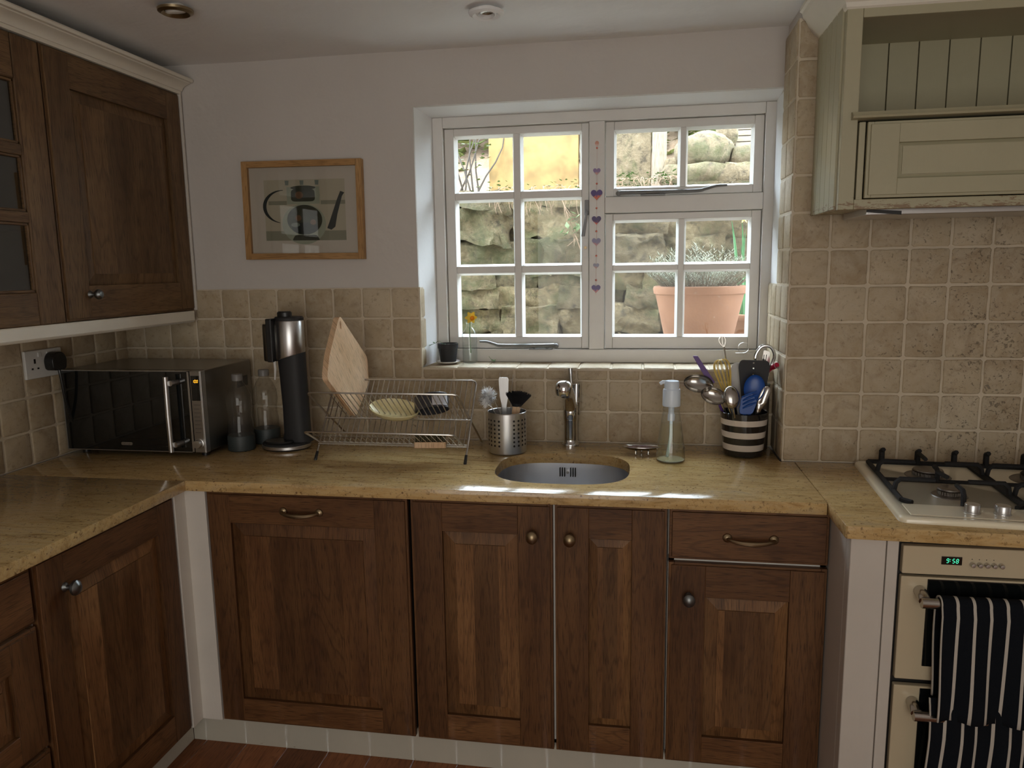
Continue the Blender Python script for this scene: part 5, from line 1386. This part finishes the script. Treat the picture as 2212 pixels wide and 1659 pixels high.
# ================================================================== ON THE WINDOW SILL
SZ = WZ0 + .0088
c = Vector((.788, .078, SZ))
m = MB(); m.lathe([(0, .001), (.026, .001), (.040, .006), (.0425, .009), (.0415, .0095), (.030, .005), (0, .0035)], c, 40, caps=False)
m.build('saucer', plain('white_china', (.72, .68, .64), .2, coat=.4), None, tuple(c), label='white china saucer under the black plant pot', cat='saucer')
t = thing('plant_pot', 'small black plastic plant pot with tiny seedlings on the sill', 'plant pot', (c.x, c.y, SZ + .005))
m = MB(); m.lathe([(0, .0), (.0255, .0), (.0270, .002), (.0335, .048), (.0350, .049), (.0358, .0655), (.0340, .0655), (.0325, .052), (.026, .045), (0, .045)], (c.x, c.y, SZ + .0052), 40, caps=False); m.build('pot', M['matblack'], t)
m = MB(); random.seed(12); prev = None
m.lathe([(0, .058), (.015, .060), (.026, .057), (.033, .052)], (c.x, c.y, SZ + .0052), 24, caps=False)
for v in m.bm.verts: v.co += Vector((0, 0, random.uniform(-.002, .003)))
m.build('soil', plain('potting_soil', (.035, .022, .014), .95, bump=.002), t)
def leafq(m, p, d, L_, w, up=Vector((0, 0, 1))):
    p, d = Vector(p), Vector(d).normalized(); s_ = d.cross(up).normalized() * w
    pts = [p, p + d * L_ * .45 + s_, p + d * L_, p + d * L_ * .45 - s_]; mid = p + d * L_ * .45 + up * (-w * .25)
    a = [m.V(x) for x in pts]; c_ = m.V(mid)
    m.face([a[0], a[1], c_]); m.face([a[1], a[2], c_]); m.face([a[2], a[3], c_]); m.face([a[3], a[0], c_])
M['leaf'] = plain('seedling_leaf', (.10, .20, .06), .5)
m = MB(); random.seed(2)
m.tube(smooth_path([(c.x - .012, c.y, SZ + .062), (c.x - .03, c.y, SZ + .078), (c.x - .045, c.y - .004, SZ + .071), (c.x - .066, c.y - .006, SZ + .064)], 5), .0007, 5)
for q in ((-.062, .064), (-.046, .071), (-.066, .062)):
    for k in range(3): a = k * 2.1; leafq(m, (c.x + q[0], c.y - .005, SZ + q[1]), (math.cos(a), math.sin(a) * .5, .35), .010, .004)
for k in range(10):
    a = random.random() * 6.28; r_ = random.random() * .022; leafq(m, (c.x + r_ * math.cos(a), c.y + r_ * math.sin(a), SZ + .062), (math.cos(a), math.sin(a), 1.2), .009, .003)
m.build('seedlings', M['leaf'], t)
c = Vector((.8605, .1000, SZ))
t = thing('glass_bottle', 'small clear glass bottle half full of water holding a daffodil', 'bottle', tuple(c))
m = MB(); m.lathe([(0, .0015), (.021, .0005), (.0250, .003), (.0258, .008), (.0258, .095), (.0245, .105), (.0150, .1195), (.0105, .124), (.0100, .136), (.0118, .1375), (.0118, .1415), (.0105, .1425)], c, 40, caps=False); m.build('glass_body', M['bottle'], t)
m = MB(); m.lathe([(0, .0035), (.0235, .0035), (.0242, .008), (.0242, .062), (0, .062)], c, 36, caps=False); m.build('water', M['water'], t)
t = thing('daffodil', 'single yellow daffodil in the glass bottle on the sill', 'flower', (c.x, c.y, SZ + .05))
m = MB(); m.tube(smooth_path([(c.x + .003, c.y, SZ + .035), (c.x + .001, c.y, SZ + .100), (c.x + .002, c.y, SZ + .140), (c.x + .006, c.y - .004, SZ + .153), (c.x + .009, c.y - .008, SZ + .157)], 6), .0019, 8); m.build('stem', M['leaf'], t)
f0 = Vector((c.x + .010, c.y - .012, SZ + .158)); fn = Vector((.45, -.85, -.10)).normalized(); fa = fn.orthogonal().normalized(); fb = fn.cross(fa)
m = MB()
for k in range(6):
    a = 2 * PI * k / 6 + .3; d0 = fa * math.cos(a) + fb * math.sin(a); s_ = fn.cross(d0); 
    pts = [f0 + d0 * .002, f0 + d0 * .011 + s_ * .0085 - fn * .001, f0 + d0 * .0205 + s_ * .003 - fn * .003, f0 + d0 * .0225 - fn * .002, f0 + d0 * .0205 - s_ * .003 - fn * .003, f0 + d0 * .011 - s_ * .0085 - fn * .001]
    vv = [m.V(p) for p in pts]; cm = m.V(f0 + d0 * .012 - fn * .003)
    for i in range(6): m.face([vv[i], vv[(i + 1) % 6], cm])
m.build('petals', plain('daffodil_yellow', (.85, .62, .06), .5), t)
m = MB(); q = frame((0, 0, 0), fa, fb, fn); m.lathe([(0, .0), (.0045, .001), (.0058, .008), (.0085, .012), (.0080, .0120), (.0045, .004), (0, .002)], f0, 18, q, caps=False); m.build('trumpet', plain('daffodil_orange', (.86, .38, .02), .5), t)
m = MB(); b0 = Vector((.928, .105, SZ))
m.tube(smooth_path([b0 + Vector((.012, 0, .001)), b0 + Vector((.006, .002, .012)), b0 + Vector((-.002, .002, .022))], 4), .0007, 5)
for a in (0, 1.2, 2.4, 3.6): leafq(m, b0 + Vector((.012 + .002 * a, 0, .003 + .001 * a)), (math.cos(a), .3, .4), .013, .005)
m.build('leaf_sprig', M['leaf'], None, tuple(b0), label='small green leaf sprig fallen on the tiled window sill', cat='leaf')

# heart garland hanging from the mullion
t = thing('heart_garland', 'string of small paper hearts hanging down the window mullion', 'garland', (1.297, .134, 1.90))
M['thread'] = plain('pink_thread', (.75, .55, .50), .8)
m = MB(); m.tube([(1.2975, .1345, 1.888), (1.2965, .1345, 1.65), (1.295, .1345, 1.388)], .00045, 5); m.build('thread', M['thread'], t)
def two_tone(name, a, b, zc, w):
    t_ = NT(name); sx_ = t_.N('ShaderNodeSeparateXYZ'); g_ = t_.N('ShaderNodeNewGeometry'); t_.L(g_.outputs['Position'], sx_.inputs[0])
    v = t_.world(); n_ = t_.noise(v, 150, 3); k = t_.math('ADD', t_.math('MULTIPLY', t_.math('SUBTRACT', sx_.outputs[2], zc), 1 / w), t_.math('ADD', n_, 0))
    t_.base(t_.ramp(k, [(.42, b), (.60, a)])); t_.rough(.35); return t_.m
hearts = [(1.8845, .008, (.62, .30, .22), (.75, .5, .45), 0), (1.796, .0125, (.28, .19, .38), (.62, .33, .30), 1), (1.7215, .0195, (.055, .015, .17), (.60, .12, .05), 1), (1.6385, .0160, (.045, .010, .12), (.62, .10, .05), 1), (1.5670, .0150, (.26, .24, .40), (.60, .30, .33), 1), (1.4870, .0105, (.36, .36, .48), (.58, .36, .36), 1), (1.4110, .0155, (.13, .09, .26), (.55, .22, .22), 1)]
for i, (z, r_, ca, cb, sh) in enumerate(hearts):
    x = 1.2975 - (1.89 - z) * .005; mt = two_tone('paper_heart_colour', ca, cb, z - r_ * .35, r_ * 1.4)
    m = MB()
    if sh: pts = [(x + r_ * .98 * math.sin(a) ** 3, z + r_ * (.82 * math.cos(a) - .32 * math.cos(2 * a) - .13 * math.cos(3 * a) - .06 * math.cos(4 * a))) for a in [2 * PI * k / 32 for k in range(32)]]
    else: pts = [(x + r_ * .8 * math.cos(2 * PI * k / 24), z + r_ * math.sin(2 * PI * k / 24)) for k in range(24)]
    m.prism(pts, .1318, .1333, 1); m.build('heart' if sh else 'disc', mt, t, smooth=0)
M['bead'] = plain('coral_bead', (.62, .17, .12), .4)
for z in (1.8700, 1.7560, 1.6765, 1.6010, 1.5200, 1.4390): m = MB(); m.ball((1.2975 - (1.89 - z) * .005, .1325, z), .0034, 10); m.build('bead', M['bead'], t)

# ================================================================== THE GARDEN BANK OUTSIDE
random.seed(21)
GZ = 1.085
def stone(m, c, s, seed, rough=.12, sub=4, sph=.42):
    tb = bmesh.new(); bmesh.ops.create_cube(tb, size=2); bmesh.ops.subdivide_edges(tb, edges=tb.edges[:], cuts=sub, use_grid_fill=True)
    vm = []
    for v in tb.verts:
        p = v.co.copy(); p = p.lerp(p.normalized() * 1.25, sph)
        q = Vector((p.x * s[0] / 2, p.y * s[1] / 2, p.z * s[2] / 2))
        nz = noise.noise_vector(q * 9 + Vector((seed * 3.1, seed * 1.7, seed))) * min(s) * rough + noise.noise_vector(q * 26 + Vector((seed, 5, seed * 2))) * min(s) * rough * .45
        vm.append(m.V(Vector(c) + q + nz))
    tb.verts.index_update()
    for f in tb.faces: m.face([vm[v.index] for v in f.verts])
    tb.free()
M['rock'] = rock('moss_limestone', [(.165, .118, .056), (.238, .178, .090), (.35, .28, .165)], .45)
M['rock2'] = rock('dry_limestone', [(.185, .138, .078), (.255, .195, .115), (.32, .26, .17)], .10)
M['soil'] = plain('garden_soil', (.16, .11, .07), .95, bump=.02, bscale=30, var=.3)
# ground and retaining wall
m = MB(); m.box((-2.5, .38, GZ - .5), (5.5, 1.62, GZ)); structure(m.build('ground_yard', plain('yard_stone', (.30, .27, .22), .9, bump=.004, bscale=20, var=.2), None, (0, .5, GZ), smooth=0))
m = MB(); random.seed(31)
m.box((-1.6, 1.365, GZ - .2), (4.2, 1.80, 1.80)); z = GZ - .06; row = 0
while z < 1.80:
    h = random.uniform(.10, .185) if row not in (3,) else .085
    h = min(h, 1.86 - z); x = -1.2 - random.random() * .3
    while x < 3.6:
        w = random.uniform(.20, .44) if h > .1 else random.uniform(.15, .3)
        if x + w > 1.25 and x < 1.25: pass
        fwd = -.10 * math.exp(-((x + w / 2 - 1.50) / .20) ** 2) * (1.0 if z < 1.5 else .4) 
        stone(m, (x + w / 2, 1.43 + random.uniform(-.02, .02) + fwd, z + h / 2 + random.uniform(-.01, .01)), (w * 1.03, .22, h * 1.06), random.random() * 90, .24, 8, .10)
        x += w
    z += h * .97; row += 1
structure(m.build('garden_wall', M['rock'], None, (0, 1.4, GZ), smooth=60))
# bank behind, rising away from the house
m = MB(); g = []
for i in range(50):
    for_ = []
    for j in range(14):
        x = lerp(-1.5, 4.2, i / 49); y = lerp(1.36, 3.2, j / 13)
        for_.append(m.V((x, y, 1.845 + (y - 1.4) * .12 + max(0, y - 2.3) * .85 + .022 * noise.noise(Vector((x * 5, y * 5, 0))))))
    g.append(for_)
for i in range(49):
    for j in range(13): m.face([g[i][j], g[i + 1][j], g[i + 1][j + 1], g[i][j + 1]])
structure(m.build('ground_bank', M['soil'], None, (0, 2, 1.8), smooth=60))
# upper wall, boulders
UPG = 'pale boulders of the upper garden wall'
for k, (c, s, lab, mt) in enumerate((((1.765, 1.66, 2.058), (.255, .24, .165), 'big rounded boulder seen in the upper right window pane', 'rock2'),
        ((1.735, 1.60, 1.935), (.36, .26, .10), 'flat pale ledge stone below the big boulder', 'rock2'),
        ((1.985, 1.68, 2.025), (.19, .22, .105), 'pale block at the right of the big boulder', 'rock2'),
        ((1.965, 1.62, 1.925), (.21, .26, .13), 'squarish block beneath the sleepers at the right pane edge', 'rock2'),
        ((1.625, 1.80, 2.000), (.12, .14, .09), 'small stone stack beside the pale timber post', 'rock2'),
        ((1.880, 1.72, 2.145), (.10, .16, .11), 'narrow upright stone right of the big boulder', 'rock2'),
        ((2.20, 1.70, 2.00), (.26, .30, .26), 'boulder hidden at the far right of the bank', 'rock2'))):
    if k == 6: continue
    m = MB(); stone(m, c, s, 7.7 * k + 1, .13, 8, .85 if k == 0 else .4); m.build('boulder', M[mt], None, c, smooth=70, label=lab, cat='boulder', group=UPG)
# ochre panel, grey slab, posts
M['ochre'] = plain('ochre_render', (.205, .130, .046), .85, bump=.003, bscale=12, var=.38)
m = MB(); m.box((.60, 1.83, 1.84), (1.105, 1.87, 2.42)); m.build('garden_panel', M['ochre'], None, (.85, 1.85, 1.84), bevel=.004, label='ochre yellow boundary panel above the wall in the left window', cat='panel')
m = MB(); m.box((1.30, 1.82, 1.86), (1.500, 1.88, 2.40)); m.build('stone_slab', M['rock2'], None, (1.4, 1.85, 1.86), bevel=.006, label='upright grey stone slab in the upper right window', cat='stone slab')
M['paletimber'] = wood('weathered_timber', (.19, .155, .11), (.26, .215, .16), (.31, .27, .21), .8, .1)
m = MB(); m.box((1.503, 1.80, 1.86), (1.580, 1.87, 2.42)); m.build('timber_post', M['paletimber'], None, (1.54, 1.83, 1.86), bevel=.004, label='pale timber post beside the grey stone slab', cat='post')
m = MB(); random.seed(6); m.tube([(1.165 + .006 * math.sin(i), 1.86, lerp(1.86, 2.45, i / 9)) for i in range(10)], [.055 + .004 * math.sin(i * 2.1) for i in range(10)], 18); m.build('tree_trunk', M['paletimber'], None, (1.165, 1.86, 1.86), label='pale bare tree trunk at the right edge of the ochre panel', cat='tree trunk')
for k in range(5):
    m = MB(); m.box((1.915, 1.80, 2.098 + k * .030), (2.35, 1.90, 2.125 + k * .030), g=0)
    m.build('timber_sleeper', M['paletimber'], None, (2.1, 1.85, 2.098 + k * .030), bevel=.003, cat='sleeper', group='stacked timber boards at the top right of the bank', label='pale timber board in the stack outside the top right window pane')
# bright hazy hedge and trees further back
m = MB(); random.seed(14)
for i in range(7000):
    p = Vector((random.uniform(-1.6, 4.4), random.uniform(2.5, 3.2), random.uniform(1.9, 2.75))); a = random.random() * 6.28
    leafq(m, p, (math.cos(a), math.sin(a), random.uniform(-.4, .6)), random.uniform(.09, .17), random.uniform(.03, .055))
m.build('hedge', plain('hedge_leaf', (.12, .15, .045), .6, var=.3), None, (1.4, 2.8, 1.9), smooth=0, label='loose bright green hedge at the top of the garden bank', cat='hedge', kind='stuff')
def twigs(m, base, n, L_, spread, r, seed):
    random.seed(seed)
    for i in range(n):
        p = Vector(base) + Vector((random.uniform(-spread, spread), random.uniform(-.05, .05), 0)); d0 = Vector((random.uniform(-.5, .5), random.uniform(-.3, .1), 1)).normalized(); pts = [p]
        for k in range(6): d0 = (d0 + Vector((random.uniform(-.3, .3), random.uniform(-.2, .2), random.uniform(-.15, .25)))).normalized(); pts.append(pts[-1] + d0 * L_ / 6)
        m.tube(pts, [lerp(r, r * .4, k / 6) for k in range(7)], 5)
t = thing('bare_shrub', 'bare branched shrub left of the ochre panel', 'shrub', (.50, 1.70, 1.86))
m = MB(); twigs(m, (.50, 1.70, 1.84), 9, .55, .07, .006, 5); m.build('branches', plain('shrub_bark', (.045, .036, .028), .9), t)
m = MB(); random.seed(77)
for i in range(70): p = Vector((random.uniform(.36, .62), random.uniform(1.62, 1.8), random.uniform(1.87, 2.25))); a = random.random() * 6.28; leafq(m, p, (math.cos(a), math.sin(a), .3), .03, .012)
m.build('leaves', plain('fresh_leaf', (.060, .115, .024), .5), t, smooth=0)
# creeping plants and dead stems over the wall top
def creeper(label, x0, x1, n, seed, zt=1.87):
    t = thing('creeper', label, 'plant', ((x0 + x1) / 2, 1.30, zt - .1)); random.seed(seed)
    m = MB()
    for i in range(n):
        x = random.uniform(x0, x1); p = Vector((x, random.uniform(1.33, 1.40), zt + .01)); d0 = Vector((random.uniform(-.6, .6), -.7, random.uniform(-.1, .4))); pts = [p]
        for k in range(7): d0 = (d0 + Vector((random.uniform(-.4, .4), .10, -.42))).normalized(); pts.append(pts[-1] + d0 * random.uniform(.012, .03)); pts[-1].y = min(pts[-1].y, 1.315)
        m.tube(pts, .0013, 4)
    m.build('dry_stems', M['drystem'], t, smooth=0)
    m = MB()
    for i in range(n * 3):
        x = random.uniform(x0, x1); p = Vector((x, random.uniform(1.27, 1.34), zt + random.uniform(-.05, .03))); a = random.random() * 6.28
        leafq(m, p, (math.cos(a), -abs(math.sin(a)), random.uniform(-.3, .6)), random.uniform(.014, .028), random.uniform(.006, .011))
    m.build('leaves', bpy.data.materials['fresh_leaf'], t, smooth=0)
M['drystem'] = plain('dry_stem', (.24, .155, .10), .9)
creeper('creeper of small green leaves and dry stems over the wall in the left window', .70, 1.20, 26, 3, 1.875)
creeper('tangle of dead stems and leaves at the foot of the grey slab', 1.28, 1.62, 40, 4, 1.90)
t = thing('bramble_sprig', 'bramble sprig with pale green leaves hanging on the stone wall', 'plant', (1.11, 1.29, 1.7)); random.seed(10)
m = MB(); pts = smooth_path([(1.04, 1.30, 1.86), (1.07, 1.285, 1.80), (1.10, 1.275, 1.72), (1.13, 1.28, 1.64), (1.16, 1.285, 1.56)], 5)
m.tube(pts, .0022, 6); [m.tube([pts[6 + 2 * (i % 6)], pts[6 + 2 * (i % 6)] + Vector((random.uniform(-.06, .06), -.012, random.uniform(-.09, -.02)))], .0011, 4) for i in range(12)]; m.build('stem', M['drystem'], t)
m = MB()
for i in range(16): p = Vector((1.10 + random.uniform(-.05, .06), 1.268, 1.705 + random.uniform(-.06, .04))); a = random.random() * 6.28; leafq(m, p, (math.cos(a), -.25, math.sin(a)), .036, .015)
m.build('leaves', plain('bramble_leaf', (.18, .25, .12), .5), t, smooth=0)
# terracotta pots and their plants
def flowerpot(loc, r, h, label, rim=.04):
    x, y, z = loc; t = thing('terracotta_pot', label, 'plant pot', loc)
    rb = r * .60
    m = MB(); m.lathe([(0, 0), (rb, 0), (rb + .004, .006), (lerp(rb, r, (h - rim) / h) - .004, h - rim - .006), (lerp(rb, r, (h - rim) / h) + .004, h - rim), (r * .985, h - rim + .004), (r, h - .010), (r - .003, h - .002), (r - .010, h), (r - .022, h - .004), (r - .026, h - .03), (0, h - .03)], loc, 64, caps=False); m.build('clay_body', M['terracotta'], t, smooth=40)
    m = MB(); m.lathe([(0, h - .022), (r * .5, h - .018), (r - .026, h - .026)], loc, 32, caps=False); m.build('potting_compost', M['soil'], t)
    return t
flowerpot((1.682, .72, GZ), .186, 1.403 - GZ, 'large terracotta pot of lavender just outside the window', .030)
flowerpot((1.955, 1.02, GZ), .135, 1.272 - GZ, 'small low terracotta pot behind the lavender pot, at the lower right pane', .03)
flowerpot((2.10, 1.14, GZ), .15, 1.370 - GZ, 'second terracotta pot further back, partly hidden by the lavender pot', .03)
t = thing('lavender', 'silvery green lavender bush growing in the large terracotta pot', 'lavender', (1.682, .72, 1.39)); random.seed(44)
ms, ml = MB(), MB(); 
for i in range(330):
    a = random.random() * 2 * PI; k = random.random() ** .5; b0 = Vector((1.682 + .13 * k * math.cos(a), .72 + .13 * k * math.sin(a), 1.378))
    d0 = Vector((math.cos(a) * k * .95, math.sin(a) * k * .95, 1)).normalized(); L_ = random.uniform(.12, .205) * (1 - .15 * k); e_ = b0 + d0 * L_ + Vector((random.uniform(-.01, .01), 0, -.02 * k))
    mid = b0.lerp(e_, .5) + Vector((0, 0, .006)); ms.tube([b0, mid, e_], [.0016, .0013, .0008], 4, caps=False)
    for j in range(20):
        p = mid.lerp(e_, j / 19 * 1.05) if j > 3 else b0.lerp(mid, .6 + j * .1); aa = j * 2.4 + i; dd = (Vector((math.cos(aa), math.sin(aa), .75))).normalized()
        s_ = dd.cross(d0).normalized() * .0014; q = p + dd * random.uniform(.014, .024)
        ml.face([ml.V(p + s_), ml.V(p - s_), ml.V(q - s_ * .5), ml.V(q + s_ * .5)])
ms.build('woody_stems', plain('lavender_wood', (.20, .15, .10), .9), t, smooth=0)
ml.build('foliage', plain('lavender_leaf', (.150, .155, .100), .7, var=.15), t, smooth=0)
t = thing('daffodil_clump', 'tall green daffodil leaves and yellow bloom outside the right panes', 'plant', (1.93, 1.10, 1.25)); random.seed(50)
m = MB()
for i in range(9):
    x0 = 1.905 + random.uniform(-.05, .06); h = random.uniform(.28, .44); w = random.uniform(.006, .010); prev = None; ln = random.uniform(-.05, .05)
    for k in range(6):
        q = k / 5; p = Vector((x0 + ln * q * q, 1.06 + .03 * (i % 3), 1.25 + h * q)); ww = w * (1 - q ** 3 * .9); vv = [m.V(p - Vector((ww, 0, 0))), m.V(p + Vector((0, .003, 0))), m.V(p + Vector((ww, 0, 0)))]
        if prev: m.face([prev[0], prev[1], vv[1], vv[0]]); m.face([prev[1], prev[2], vv[2], vv[1]])
        prev = vv
m.build('leaf_blades', plain('blade_green', (.08, .24, .09), .45), t, smooth=30)
m = MB(); f0 = Vector((1.893, 1.05, 1.685))
for k in range(6): a = k * PI / 3; leafq(m, f0, (math.cos(a), -.3, math.sin(a)), .022, .008)
m.build('bloom', bpy.data.materials['daffodil_yellow'], t, smooth=0)
